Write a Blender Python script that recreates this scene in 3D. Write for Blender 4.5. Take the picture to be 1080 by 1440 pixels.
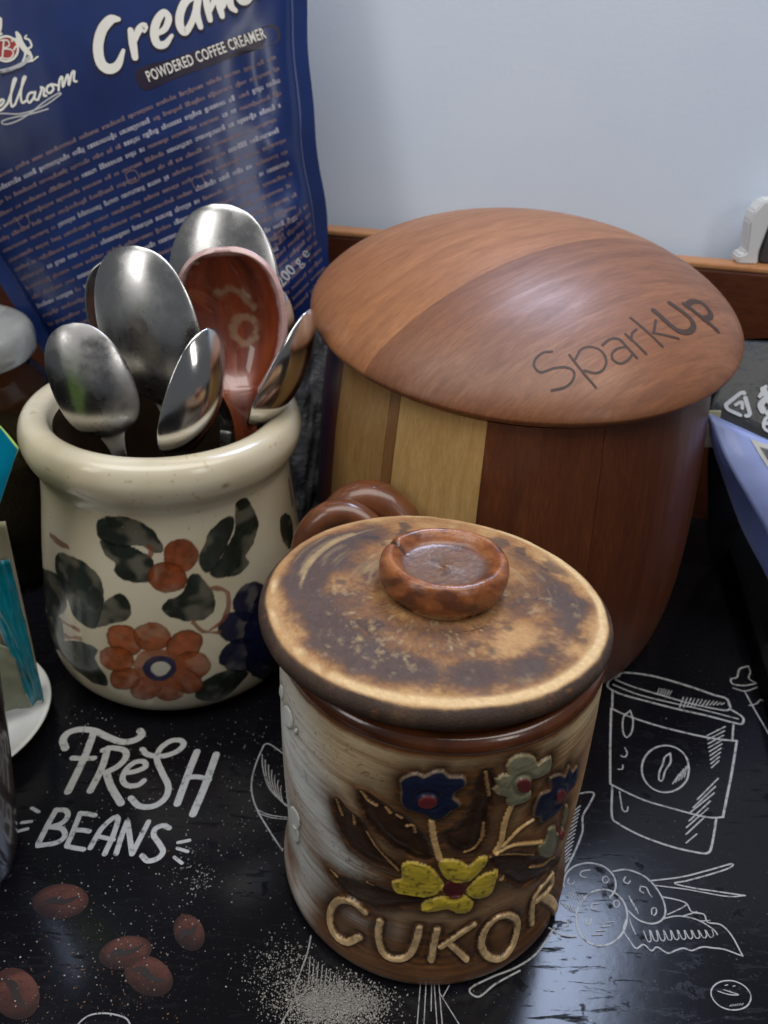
import bpy, bmesh, math, random
import numpy as np
from mathutils import Vector, Matrix
R = math.radians
sc = bpy.context.scene
for o in list(bpy.data.objects): bpy.data.objects.remove(o)

# ------------------------------------------------------------------ camera
cam_d = bpy.data.cameras.new('camera'); cam = bpy.data.objects.new('camera', cam_d); sc.collection.objects.link(cam)
p, r = R(32.33), R(1.87)
fw = Vector((0, math.cos(p), -math.sin(p))); rt = Vector((1, 0, 0)); up = rt.cross(fw)
rt2 = math.cos(r)*rt + math.sin(r)*up; up2 = -math.sin(r)*rt + math.cos(r)*up
cam.matrix_world = Matrix(((rt2.x, up2.x, -fw.x, 0), (rt2.y, up2.y, -fw.y, 0), (rt2.z, up2.z, -fw.z, .2566), (0, 0, 0, 1)))
cam_d.sensor_fit = 'VERTICAL'; cam_d.sensor_height = 32.0; cam_d.lens = 32.0*1167.65/1440
cam_d.clip_start = .01; cam_d.clip_end = 50
cam_d.dof.use_dof = True; cam_d.dof.focus_distance = .228; cam_d.dof.aperture_fstop = 19.0
sc.camera = cam
# ------------------------------------------------------------------ world and lamps
w = bpy.data.worlds.new('World'); sc.world = w; w.use_nodes = True
bg = w.node_tree.nodes['Background']; bg.inputs[0].default_value = (.86, .91, 1, 1); bg.inputs[1].default_value = .12
def area(name, loc, target, sx, sy, power, col):
    d = bpy.data.lights.new(name, 'AREA'); d.shape = 'RECTANGLE'; d.size = sx; d.size_y = sy; d.energy = power; d.color = col
    o = bpy.data.objects.new(name, d); sc.collection.objects.link(o); o.location = loc
    o.rotation_euler = (Vector(target)-Vector(loc)).to_track_quat('-Z', 'Y').to_euler()
    return o
area('window_light', (-.82, -.40, .70), (.0, .27, .08), .30, .5, 1.9, (1, .98, .95))
area('reflected_window_light', (.20, .62, .78), (.06, .2, 0), .22, .30, 4.8, (.60, .72, 1))
area('right_window_light', (.72, -.66, .70), (.03, .27, .10), .22, .45, 1.7, (1, .98, .95))
area('overhead_fill_light', (.05, .02, 1.15), (.05, .26, .05), 1.6, .6, 12.5, (1, .98, .95))  # added overhead fill that brightens the wall and the tops, no actual lamp
sc.view_settings.view_transform = 'Standard'; sc.view_settings.look = 'None'; sc.view_settings.gamma = 1
sc.view_settings.exposure = 0; sc.view_settings.use_curve_mapping = False
sc.cycles.use_denoising = True; sc.cycles.max_bounces = 8; sc.cycles.transmission_bounces = 8
sc.cycles.caustics_reflective = False; sc.cycles.caustics_refractive = False

# ------------------------------------------------------------------ traced outlines, millimetres on each surface
M_FRESH=[[3.56,[(-122.2,224.0),(-124.5,228.1),(-123.8,231.9),(-119.8,233.9),(-113.8,233.5),(-107.7,230.6),(-101.2,228.2),(-96.3,229.3),(-94.2,232.1),(-95.6,234.3)]],[3.39,[(-113.7,233.1),(-113.3,222.6),(-113.6,213.4),(-114.2,203.5)]],[2.77,[(-117.8,219.3),(-113.3,219.2),(-109.5,219.6)]],[3.22,[(-105.7,224.7),(-105.1,215.1),(-106.1,204.2)]],[3.04,[(-107.2,223.6),(-104.3,224.9),(-99.1,224.0),(-97.4,220.7),(-99.0,216.3),(-102.9,212.8)]],[3.35,[(-102.7,212.8),(-98.8,206.2),(-93.2,199.1)]],[2.7,[(-95.9,212.7),(-91.6,214.0),(-88.6,216.3),(-90.1,218.7),(-93.3,218.1),(-95.6,214.5),(-95.7,210.0),(-93.1,207.2),(-89.3,207.4),(-87.5,209.6)]],[2.87,[(-92.0,224.7),(-89.3,222.2),(-83.5,221.6),(-78.4,224.1),(-76.5,227.7),(-78.3,229.9),(-81.9,229.4),(-85.0,225.6),(-85.2,220.2),(-81.6,213.7),(-77.7,207.3),(-77.7,201.8),(-81.0,198.3),(-86.1,198.1),(-90.2,201.5)]],[3.32,[(-70.5,224.4),(-71.4,215.5),(-72.6,199.7)]],[3.39,[(-62.7,223.3),(-64.0,208.9),(-65.9,195.4)]],[2.69,[(-72.0,211.5),(-67.9,212.2),(-63.1,211.0)]]]
M_BEANS=[[2.44,[(-115.7,195.4),(-116.5,189.0),(-117.0,181.1)]],[2.37,[(-115.9,195.3),(-112.4,195.3),(-110.7,193.0),(-111.7,189.9),(-115.0,188.1)]],[2.29,[(-115.0,188.1),(-110.9,187.5),(-108.9,184.6),(-110.9,181.8),(-116.8,180.4)]],[2.32,[(-106.6,194.3),(-106.6,187.2),(-106.9,180.9)]],[2.27,[(-106.6,194.2),(-103.3,194.0),(-101.0,193.5)]],[2.21,[(-106.2,187.1),(-103.5,187.2),(-101.0,186.8)]],[2.14,[(-106.8,180.5),(-103.6,179.9),(-100.6,179.5)]],[2.31,[(-98.5,180.2),(-97.0,187.9),(-94.0,192.8),(-92.4,192.6),(-92.0,186.5),(-92.8,178.0)]],[1.96,[(-97.4,184.9),(-91.4,183.7)]],[2.3,[(-88.9,178.2),(-89.0,185.5),(-88.7,191.5)]],[2.3,[(-88.7,191.5),(-86.5,186.1),(-83.4,178.3)]],[2.3,[(-83.4,178.3),(-82.1,185.5),(-81.1,191.5)]],[2.39,[(-73.2,189.3),(-75.5,190.2),(-78.0,188.7),(-77.8,185.9),(-75.0,182.7),(-73.0,179.6),(-74.3,176.9),(-77.3,175.9),(-79.8,177.8)]],[1.6,[(-124.8,195.8),(-121.7,194.2)]],[1.56,[(-126.0,189.5),(-122.8,190.1)]],[1.54,[(-127.7,185.2),(-123.0,187.0)]],[1.53,[(-68.6,183.4),(-64.8,184.5)]],[1.5,[(-68.3,181.1),(-64.5,180.0)]],[1.48,[(-68.6,177.6),(-65.5,175.4)]]]
M_LEAFL=[[0.85,[(-35.0,223.7),(-43.3,229.7),(-45.5,225.5),(-46.9,215.4),(-46.4,207.2),(-43.3,198.9),(-37.9,190.4),(-31.7,181.7)]],[0.69,[(-43.0,198.3),(-38.2,196.2),(-30.7,195.2)]],[0.57,[(-42.5,196.8),(-37.0,195.0),(-30.6,194.5)]],[0.61,[(-44.8,224.0),(-43.4,216.9),(-39.7,207.8),(-32.9,200.6)]],[0.61,[(-43.2,221.5),(-42.1,215.3),(-38.7,206.7),(-32.4,200.3)]],[0.61,[(-41.6,219.0),(-40.7,213.7),(-37.7,205.7),(-32.0,200.1)]],[0.6,[(-40.0,216.5),(-39.4,212.1),(-36.7,204.7),(-31.5,199.9)]],[0.6,[(-38.5,214.1),(-38.1,210.5),(-35.7,203.7),(-31.1,199.6)]],[0.6,[(-36.9,211.7),(-36.8,209.0),(-34.7,202.7),(-30.6,199.4)]],[0.59,[(-35.4,209.3),(-35.5,207.4),(-33.8,201.7),(-30.1,199.1)]]]
M_SWIRL=[[0.85,[(-136.6,181.3),(-131.2,178.3),(-129.6,179.3),(-127.5,180.3),(-126.2,179.4),(-127.0,177.6),(-128.6,176.7),(-131.4,176.3)]],[0.65,[(-84.6,120.1),(-83.5,122.9),(-81.2,125.0),(-77.2,125.7),(-72.8,125.2),(-69.9,124.1),(-67.9,121.4)]]]
M_BOTL=[[0.72,[(-18.9,151.1),(-19.5,145.6),(-21.4,138.1),(-22.3,133.9),(-20.2,131.0),(-14.9,129.7),(-8.8,129.7),(-5.0,130.5)]],[0.69,[(-21.7,131.4),(-23.4,128.0),(-25.4,123.6)]],[0.49,[(-20.0,124.7),(-15.2,127.1)]],[0.49,[(-16.0,124.2),(-12.1,126.4)]],[0.42,[(-18.5,144.5),(-18.3,135.7)]],[0.42,[(-17.2,143.6),(-17.1,135.2)]],[0.42,[(-15.8,142.7),(-15.8,134.7)]],[0.42,[(-14.5,141.8),(-14.5,134.3)]],[0.41,[(-13.1,140.8),(-13.2,133.8)]],[0.41,[(-11.8,139.9),(-11.9,133.4)]],[0.41,[(-10.5,139.0),(-10.7,132.9)]],[0.41,[(-9.1,138.1),(-9.4,132.4)]],[0.41,[(-7.8,137.3),(-8.1,132.0)]],[0.41,[(-6.5,136.4),(-6.9,131.5)]],[0.41,[(-5.2,135.5),(-5.6,131.1)]],[0.4,[(-4.0,134.6),(-4.4,130.6)]],[0.4,[(-2.7,133.8),(-3.1,130.2)]],[0.5,[(15.8,137.2),(14.5,124.4)]],[0.5,[(17.5,137.2),(16.5,124.4)]],[0.51,[(19.2,137.3),(18.8,129.3)]],[0.5,[(20.0,137.3),(20.4,125.5)]],[0.5,[(21.4,137.4),(22.0,124.6)]],[0.5,[(21.7,134.3),(27.5,124.8)]],[0.51,[(22.4,133.3),(24.6,137.0)]]]
M_STEM=[[0.85,[(59.8,156.7),(52.8,148.0),(45.7,143.2),(38.0,140.0),(30.8,136.1),(33.3,133.9),(38.8,137.9),(46.7,142.2)]]]
M_CUP=[[1.54,[(105.2,274.0),(106.8,276.1),(111.3,277.5),(122.8,275.7),(135.6,270.6),(145.7,265.5),(150.8,263.2),(150.9,258.3)]],[1.35,[(107.2,275.3),(103.3,273.4),(100.8,270.0),(101.0,267.2),(105.8,263.7),(115.4,260.2),(126.9,256.3),(139.4,252.7),(149.5,249.2),(152.5,248.8),(154.2,251.6),(153.4,253.9),(150.7,256.7)]],[1.09,[(104.9,272.7),(111.6,268.7),(122.2,264.3),(134.6,259.5),(147.3,256.3),(150.5,257.4)]],[0.95,[(103.0,269.6),(112.8,264.0),(125.6,259.8),(138.2,256.2),(151.9,251.5)]],[1.22,[(102.1,266.0),(99.8,256.0)]],[1.28,[(99.2,255.2),(105.3,251.2),(115.3,246.6),(127.5,242.6),(137.7,240.1),(145.0,239.3),(147.2,239.3)]],[1.23,[(99.2,255.2),(94.3,234.1),(90.3,215.2)]],[1.1,[(90.3,215.2),(95.2,211.8),(102.3,207.8),(112.4,204.4),(120.6,201.9),(125.3,201.2),(128.9,201.6)]],[1.29,[(147.1,239.1),(139.4,222.5),(129.1,201.6)]],[1.15,[(148.7,247.9),(145.5,239.8)]],[1.16,[(90.8,214.1),(87.8,200.7),(89.4,197.3),(96.5,192.4),(106.0,188.4),(114.9,186.2),(118.7,186.2),(121.2,189.5),(126.4,200.8)]],[1.06,[(123.1,223.8),(120.8,218.7),(117.1,214.7),(112.8,212.4),(108.7,212.2),(105.6,214.2),(104.0,218.0),(104.3,223.0),(106.5,228.2),(110.2,232.5),(114.7,235.0),(119.0,235.2),(122.3,233.0),(123.7,228.9),(123.1,223.8)]],[0.95,[(117.9,231.6),(115.1,229.4),(113.0,225.3),(111.0,222.0),(109.8,217.9),(111.1,218.0),(113.5,222.7),(116.6,226.8),(117.9,231.6)]],[0.9,[(107.1,254.3),(103.4,250.4),(101.4,242.9),(102.0,239.2),(104.9,242.3),(107.0,249.0),(107.1,254.3)]],[0.85,[(100.1,233.6),(100.4,230.9),(99.0,228.8),(97.6,229.4)]],[0.82,[(97.3,224.7),(96.6,222.7),(95.0,222.6)]],[0.77,[(93.1,211.7),(92.7,208.0),(92.4,203.2),(93.9,202.9),(94.7,204.9)]],[0.58,[(114.5,216.2),(118.3,221.0)]],[0.58,[(115.8,217.0),(119.6,222.3)]],[0.58,[(117.2,217.8),(120.9,223.7)]],[0.59,[(118.5,218.6),(122.3,225.0)]],[0.59,[(119.9,219.5),(123.6,226.4)]],[0.77,[(135.7,241.5),(144.9,246.8)]],[0.76,[(135.2,239.3),(143.8,244.4)]],[0.75,[(134.8,237.2),(142.7,242.1)]],[0.75,[(134.3,235.1),(141.6,239.7)]],[0.74,[(133.9,233.0),(140.5,237.4)]],[0.73,[(133.5,230.9),(139.4,235.1)]],[0.73,[(133.0,228.8),(138.4,232.9)]],[0.72,[(132.6,226.8),(137.3,230.6)]],[0.72,[(132.2,224.8),(136.3,228.4)]],[0.8,[(121.8,209.1),(133.2,219.6)]],[0.78,[(119.2,205.4),(130.9,215.7)]],[0.78,[(117.2,203.0),(129.4,212.5)]],[0.76,[(115.9,199.4),(126.7,208.7)]],[0.75,[(114.1,196.5),(124.9,205.4)]],[0.74,[(113.1,193.6),(122.7,201.8)]],[0.73,[(112.2,190.1),(117.2,194.0)]],[0.68,[(128.8,257.0),(132.3,263.3)]],[0.68,[(130.5,257.2),(133.9,263.1)]],[0.68,[(132.1,257.5),(135.4,262.8)]],[0.68,[(133.8,257.7),(136.9,262.6)]],[0.68,[(135.4,257.9),(138.5,262.3)]],[0.68,[(137.1,258.2),(140.0,262.1)]],[0.68,[(138.8,258.4),(141.6,261.8)]],[0.68,[(140.5,258.6),(143.1,261.6)]],[0.68,[(142.1,258.8),(144.6,261.3)]],[0.68,[(143.8,259.1),(146.2,261.1)]],[0.68,[(145.5,259.3),(147.7,260.8)]],[0.68,[(147.2,259.5),(149.2,260.6)]],[0.55,[(121.0,264.4),(123.2,268.2)]],[0.55,[(122.1,264.3),(124.2,267.9)]],[0.55,[(123.1,264.2),(125.2,267.7)]],[0.55,[(124.1,264.1),(126.1,267.4)]],[0.55,[(125.1,263.9),(127.1,267.1)]],[0.55,[(126.1,263.8),(128.1,266.8)]]]
M_BERRIES=[[0.87,[(65.2,171.2),(65.5,173.4),(66.5,175.6),(68.1,177.6),(70.2,179.2),(72.7,180.2),(75.4,180.7),(77.9,180.4),(80.2,179.6),(81.9,178.1),(83.0,176.2),(83.3,174.1),(82.9,171.8),(81.8,169.7),(80.1,167.8)]],[0.84,[(83.2,177.7),(88.5,178.5),(94.3,175.7),(97.4,170.0),(97.8,164.3),(95.7,160.5),(91.8,159.0),(87.8,160.2),(85.3,163.1)]],[0.9,[(83.4,158.5),(81.7,155.7),(79.4,153.4),(76.8,151.8),(74.1,151.1),(71.6,151.2),(69.5,152.2),(68.0,154.1),(67.2,156.6),(67.3,159.5),(68.2,162.6),(69.9,165.5),(72.2,168.0),(74.9,169.8),(77.7,170.6),(80.4,170.5),(82.5,169.3),(84.0,167.3),(84.7,164.6),(84.5,161.6),(83.4,158.5)]],[0.7,[(57.9,156.4),(62.2,154.1),(66.2,153.9)]],[0.67,[(67.4,174.4),(66.7,172.7),(68.1,172.2),(69.3,173.5)]],[0.68,[(75.4,178.0),(72.4,177.3),(71.6,175.6),(73.5,174.9)]],[0.58,[(81.1,174.4),(80.8,173.9),(80.4,173.5),(80.0,173.2),(79.5,173.2),(79.1,173.4),(78.9,173.8),(78.9,174.3),(79.1,174.9),(79.5,175.3),(80.0,175.6),(80.5,175.6),(80.8,175.4),(81.1,174.9),(81.1,174.4)]],[0.67,[(87.1,175.6),(86.1,174.1),(87.3,173.1),(88.4,174.2)]],[0.66,[(91.4,172.3),(93.3,171.9),(93.7,169.9),(94.3,168.5)]],[0.66,[(91.6,172.3),(90.8,170.8),(91.9,169.8)]],[0.64,[(92.7,162.2),(93.2,164.1),(94.6,164.6),(94.4,162.8),(93.3,161.8)]],[0.64,[(75.7,165.6),(73.7,165.2),(73.1,163.4),(74.6,163.5)]],[0.55,[(82.8,165.7),(82.6,165.1),(82.2,164.7),(81.7,164.4),(81.3,164.4),(81.0,164.6),(80.8,165.1),(80.8,165.6),(81.0,166.1),(81.4,166.6),(81.8,166.8),(82.3,166.9),(82.6,166.6),(82.8,166.2),(82.8,165.7)]],[0.63,[(70.4,160.1),(70.3,158.2),(71.6,158.3),(72.3,160.1)]],[0.62,[(62.6,158.9),(64.3,158.7),(64.4,157.4),(62.7,157.1)]],[0.47,[(66.5,168.9),(67.3,167.0)]],[0.47,[(67.6,168.8),(68.3,166.9)]],[0.47,[(68.6,168.6),(69.3,166.7)]],[0.47,[(69.7,168.5),(70.4,166.6)]],[0.47,[(70.7,168.3),(71.4,166.4)]],[0.45,[(77.0,158.9),(79.5,159.2)]],[0.45,[(75.1,157.4),(78.0,157.7)]],[0.44,[(73.3,155.9),(76.4,156.2)]],[0.44,[(71.4,154.4),(74.9,154.7)]],[0.47,[(86.7,168.7),(87.0,166.3)]],[0.46,[(87.2,167.3),(87.4,165.0)]],[0.46,[(87.7,166.0),(87.8,163.7)]],[0.46,[(88.2,164.7),(88.2,162.4)]],[0.46,[(63.2,165.5),(64.7,163.6)]],[0.46,[(64.2,165.1),(65.4,163.2)]],[0.46,[(65.3,164.8),(66.1,162.7)]],[0.46,[(66.3,164.4),(66.9,162.3)]],[0.46,[(67.3,164.1),(67.6,161.8)]],[0.77,[(94.9,174.4),(106.4,176.3),(116.5,179.2),(125.8,182.1),(124.5,180.5),(116.9,177.7),(107.8,174.9),(103.5,173.8),(108.9,172.4),(117.6,171.2),(126.3,170.1)]],[0.66,[(96.3,172.8),(106.9,171.7),(119.8,169.6),(126.3,170.1)]],[0.73,[(97.9,168.6),(102.2,167.8),(105.4,166.5),(106.3,163.6),(110.1,162.8),(110.5,160.1),(114.6,159.3),(116.9,155.8),(118.2,149.1)]],[0.69,[(83.8,160.1),(82.1,156.4),(83.4,152.9),(84.8,150.5),(87.5,151.9),(89.5,149.9),(91.6,151.2),(94.5,149.3),(97.3,150.3),(100.1,151.1),(102.4,150.4),(106.2,151.7),(109.5,151.5),(113.2,151.1),(118.2,149.1)]],[0.63,[(95.8,160.8),(101.4,162.0),(107.3,160.9),(111.6,157.8),(112.4,156.0)]],[0.53,[(88.6,156.4),(89.1,153.0),(90.2,153.3),(90.6,156.7)]],[0.53,[(90.9,156.5),(91.3,153.3),(92.5,153.5),(92.8,156.7)]],[0.53,[(93.1,156.6),(93.6,153.5),(94.8,153.8),(95.1,156.8)]],[0.53,[(95.4,156.6),(95.9,153.7),(97.1,154.0),(97.4,156.9)]],[0.53,[(97.7,156.7),(98.2,153.9),(99.4,154.3),(99.7,157.0)]],[0.53,[(100.0,156.8),(100.5,154.1),(101.7,154.5),(101.9,157.0)]],[0.53,[(102.2,156.9),(102.8,154.3),(104.0,154.8),(104.2,157.1)]],[0.53,[(104.5,157.0),(105.1,154.5),(106.4,155.0),(106.5,157.2)]],[0.53,[(106.8,157.0),(107.4,154.7),(108.7,155.3),(108.8,157.3)]],[0.53,[(109.1,157.1),(109.7,154.9),(111.0,155.6),(111.1,157.4)]],[0.55,[(98.0,162.4),(102.6,164.5),(105.2,166.0)]],[0.55,[(103.2,162.1),(108.1,163.7)]],[0.54,[(108.0,160.4),(111.6,160.8)]],[0.54,[(84.9,161.0),(85.1,158.3),(85.7,155.1)]]]
M_DOODLE=[[1.0,[(167.8,284.5),(163.1,282.2),(160.1,276.9),(157.0,275.6),(156.8,272.4),(161.9,271.8),(167.4,273.4)]],[0.84,[(156.0,270.0),(160.6,268.3),(167.0,270.9)]],[0.86,[(167.8,284.5),(167.4,280.7),(165.2,276.3),(167.4,273.4)]],[0.93,[(160.5,267.8),(160.8,259.1),(162.1,239.7)]],[0.81,[(159.3,259.5),(162.8,260.7),(165.8,263.2),(167.3,260.9)]]]
M_ICON=[[0.56,[(115.9,135.5),(114.5,134.0),(112.6,133.0),(110.2,132.5),(108.0,132.6),(106.0,133.4),(104.8,134.7),(104.3,136.4),(104.8,138.1),(106.2,139.6),(108.2,140.7),(110.6,141.2),(112.9,141.1),(114.9,140.2),(116.1,138.9),(116.5,137.2),(115.9,135.5)]],[0.49,[(106.7,137.9),(109.8,137.0),(112.8,137.0),(110.5,137.8),(108.7,138.4)]],[0.41,[(109.5,139.7),(110.4,139.9)]],[0.41,[(111.9,139.5),(112.6,139.7)]],[0.24,[(108.8,133.4),(109.5,134.0)]],[0.24,[(109.5,133.5),(110.2,134.1)]],[0.24,[(110.3,133.6),(111.0,134.2)]],[0.24,[(111.0,133.7),(111.7,134.3)]],[0.24,[(111.8,133.8),(112.5,134.4)]],[0.24,[(112.6,133.9),(113.3,134.5)]]]
M_LEAFJ=[[0.96,[(73.9,209.5),(82.8,211.0),(80.9,206.3),(77.0,200.2),(75.5,193.3),(71.0,184.4),(65.9,176.4)]],[0.65,[(68.4,198.5),(72.5,201.0),(76.9,204.7)]],[0.64,[(68.2,196.9),(72.2,199.5),(76.3,202.9)]],[0.64,[(67.9,195.3),(71.9,198.0),(75.7,201.1)]],[0.63,[(67.6,193.7),(71.5,196.5),(75.0,199.4)]],[0.63,[(67.4,192.1),(71.2,195.0),(74.4,197.6)]],[0.63,[(67.1,190.6),(70.9,193.5),(73.8,195.9)]],[0.62,[(66.9,189.0),(70.6,192.0),(73.2,194.1)]],[0.62,[(66.6,187.5),(70.3,190.6),(72.6,192.4)]],[0.61,[(66.4,185.9),(70.0,189.1),(72.0,190.7)]],[0.61,[(66.1,184.4),(69.8,187.7),(71.5,189.1)]],[0.61,[(65.9,182.9),(69.5,186.3),(70.9,187.4)]],[0.6,[(65.7,181.5),(69.2,184.9),(70.3,185.8)]],[0.6,[(65.4,180.0),(68.9,183.5),(69.8,184.1)]],[0.59,[(65.2,178.5),(68.6,182.1),(69.2,182.5)]]]
M_BEANPRINT=[[[(-93.1,161.4),(-92.7,159.4),(-93.3,157.5),(-94.6,155.9),(-96.7,154.7),(-99.2,154.0),(-102.0,153.9),(-104.8,154.3),(-107.4,155.4),(-109.4,156.9),(-110.7,158.7),(-111.2,160.6),(-110.7,162.5),(-109.4,164.2),(-107.3,165.5),(-104.7,166.3),(-101.8,166.4),(-98.9,165.9),(-96.3,164.8),(-94.3,163.2)],[(-107.8,158.1),(-104.9,160.3),(-100.5,160.0),(-96.1,162.2)]],[[(-68.5,146.1),(-68.1,144.5),(-68.5,142.8),(-69.6,141.2),(-71.4,139.8),(-73.5,138.9),(-76.0,138.5),(-78.4,138.5),(-80.6,139.1),(-82.4,140.1),(-83.6,141.5),(-84.1,143.1),(-83.8,144.8),(-82.7,146.4),(-81.0,147.8),(-78.8,148.8),(-76.3,149.3),(-73.8,149.2),(-71.5,148.6),(-69.7,147.6)],[(-81.0,141.3),(-78.7,143.7),(-74.9,143.9),(-71.2,146.5)]],[[(-59.3,133.5),(-60.2,132.1),(-61.7,131.1),(-63.7,130.8),(-66.0,131.0),(-68.4,131.7),(-70.7,133.0),(-72.7,134.6),(-74.1,136.5),(-74.9,138.4),(-74.9,140.2),(-74.1,141.7),(-72.6,142.7),(-70.5,143.1),(-68.1,142.9),(-65.6,142.1),(-63.2,140.7),(-61.3,139.0),(-59.9,137.1),(-59.2,135.2)],[(-72.8,138.5),(-69.2,138.4),(-65.9,136.1),(-61.2,135.3)]],[[(-53.8,153.1),(-52.9,151.2),(-52.4,149.3),(-52.4,147.6),(-53.0,146.2),(-54.0,145.3),(-55.3,144.9),(-56.9,145.1),(-58.6,145.8),(-60.1,147.0),(-61.5,148.6),(-62.5,150.5),(-63.1,152.4),(-63.1,154.1),(-62.6,155.6),(-61.6,156.6),(-60.2,157.0),(-58.5,156.8),(-56.8,156.0),(-55.2,154.7)],[(-59.9,148.4),(-59.3,150.8),(-57.0,151.0),(-55.6,153.5)]],[[(-98.5,123.9),(-100.3,123.1),(-102.4,123.1),(-104.9,123.7),(-107.3,125.0),(-109.6,126.8),(-111.4,129.0),(-112.7,131.3),(-113.2,133.6),(-112.9,135.6),(-111.8,137.1),(-110.0,137.9),(-107.7,137.9),(-105.1,137.2),(-102.6,135.8),(-100.3,133.9),(-98.5,131.7),(-97.4,129.3),(-97.0,127.1),(-97.4,125.2)],[(-110.4,134.7),(-106.6,132.6),(-104.1,129.2),(-99.6,126.2)]]]
J_LETTERS=[[[3.45,[(-20.1,29.1),(-23.9,30.9),(-28.5,28.1),(-31.9,21.3),(-32.7,14.4),(-29.9,10.5),(-25.5,10.8),(-21.6,15.7)]]],[[3.09,[(-15.3,27.9),(-15.7,20.2),(-13.9,13.5),(-9.8,12.3),(-5.9,15.3),(-4.2,22.3),(-3.7,29.0)]]],[[2.92,[(1.5,28.6),(1.0,21.7),(0.6,13.8)]],[2.83,[(12.2,29.0),(7.9,25.2),(3.1,19.9)]],[2.9,[(5.2,21.5),(8.4,16.8),(11.1,12.6)]]],[[3.26,[(23.3,27.7),(27.2,22.5),(28.5,16.8),(26.6,10.8),(22.4,8.3),(17.8,11.5),(15.6,17.6),(16.4,24.7),(19.3,28.6),(23.3,27.7)]]],[[3.22,[(41.8,29.5),(36.4,29.4),(34.2,25.2),(34.8,13.9)]],[3.45,[(42.5,29.5),(45.3,22.2),(41.4,21.4),(36.2,23.4)]],[4.75,[(41.3,19.3),(46.4,11.5),(50.0,2.6)]]]]
J_YELLOW=[[(1.0,53.1),(-2.5,58.9),(-7.4,60.1),(-9.9,57.1),(-9.4,52.1),(-12.2,49.1),(-10.9,45.3),(-5.5,44.6),(0.2,46.7),(1.7,50.3)],[(-0.2,61.3),(3.7,62.2),(6.1,60.6),(8.0,58.8),(10.6,62.0),(12.7,61.4),(12.7,58.6),(10.7,54.6),(8.0,51.5),(3.8,52.6),(1.5,55.0)],[(8.3,47.5),(10.9,52.7),(14.4,54.3),(17.0,53.2),(16.7,50.5),(16.4,46.8),(15.5,43.3),(11.8,42.8),(9.1,44.9)],[(2.7,45.5),(-0.8,44.4),(-3.8,40.1),(-2.2,37.8),(3.6,39.5),(6.1,37.2),(9.8,36.9),(10.7,41.2),(7.3,45.7)]]
J_BLUE=[[(-11.7,90.2),(-10.0,92.7),(-7.4,94.2),(-5.8,93.4),(-3.8,95.2),(-1.3,95.9),(0.4,94.1),(3.5,94.1),(4.6,92.5),(4.5,90.6),(2.3,88.7),(1.9,86.7),(3.4,85.1),(3.8,83.1),(1.7,81.9),(0.3,79.4),(-2.3,78.0),(-4.5,79.3),(-7.3,80.4),(-10.0,80.8),(-11.2,83.7),(-11.1,86.9)],[(29.0,84.7),(33.2,83.3),(35.5,80.7),(36.6,84.0),(39.4,79.3),(41.8,79.7),(43.1,72.6),(40.9,71.1),(37.6,72.3),(37.7,67.8),(34.2,66.4),(29.1,66.8),(27.8,69.9),(25.2,72.5),(25.4,77.8),(26.8,80.3),(29.9,79.5)]]
J_GREY=[[(11.9,91.7),(13.7,93.1),(15.5,92.6),(14.6,95.6),(16.0,98.1),(18.9,98.2),(22.3,95.9),(23.8,92.5),(25.0,93.0),(28.1,93.1),(28.7,88.0),(26.3,87.1),(22.9,87.4),(22.6,85.2),(23.2,80.8),(20.1,79.9),(16.3,81.2),(15.9,84.1),(13.7,85.7),(11.8,87.8),(13.0,89.5)],[(32.6,61.4),(35.5,60.3),(37.7,55.1),(39.9,54.8),(39.3,65.5),(41.5,62.5),(41.7,55.8),(42.3,49.6),(39.2,48.8),(37.9,45.3),(34.7,46.4),(31.0,51.6),(29.7,56.3),(31.8,56.6),(32.7,58.6)]]
J_CENTRES=[[(8.1,48.2),(7.8,46.5),(6.7,45.4),(5.0,45.1),(3.2,45.7),(1.9,47.1),(1.3,48.9),(1.7,50.6),(2.8,51.9),(4.4,52.3),(6.2,51.6),(7.5,50.1)],[(-2.1,85.6),(-2.3,84.4),(-3.1,83.4),(-4.3,82.9),(-5.5,83.0),(-6.4,83.7),(-6.8,84.8),(-6.5,86.1),(-5.7,87.1),(-4.5,87.6),(-3.3,87.5),(-2.4,86.7)],[(36.4,71.9),(35.8,71.0),(34.8,70.9),(33.8,71.6),(32.9,73.0),(32.4,74.6),(32.4,76.1),(33.0,77.1),(33.8,77.2),(34.9,76.5),(35.9,75.1),(36.4,73.4)],[(22.4,86.2),(22.3,84.9),(21.6,84.3),(20.4,84.5),(19.2,85.4),(18.3,86.8),(17.8,88.4),(17.9,89.7),(18.6,90.4),(19.7,90.2),(20.9,89.3),(21.9,87.9)],[(42.0,50.1),(41.6,49.3),(40.7,49.5),(39.7,50.4),(38.7,51.8),(38.1,53.4),(37.9,54.7),(38.3,55.5),(39.0,55.5),(40.0,54.6),(41.0,53.2),(41.8,51.5)]]
J_STEMS=[[2.06,[(-3.0,77.1),(-1.9,70.0),(0.0,62.2)]],[2.24,[(17.6,79.8),(16.5,74.0),(16.2,66.3),(15.0,62.8)]],[1.6,[(25.6,70.1),(21.6,69.0),(17.0,64.2)]],[1.68,[(15.1,62.3),(21.1,62.6),(30.8,57.1)]]]
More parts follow.
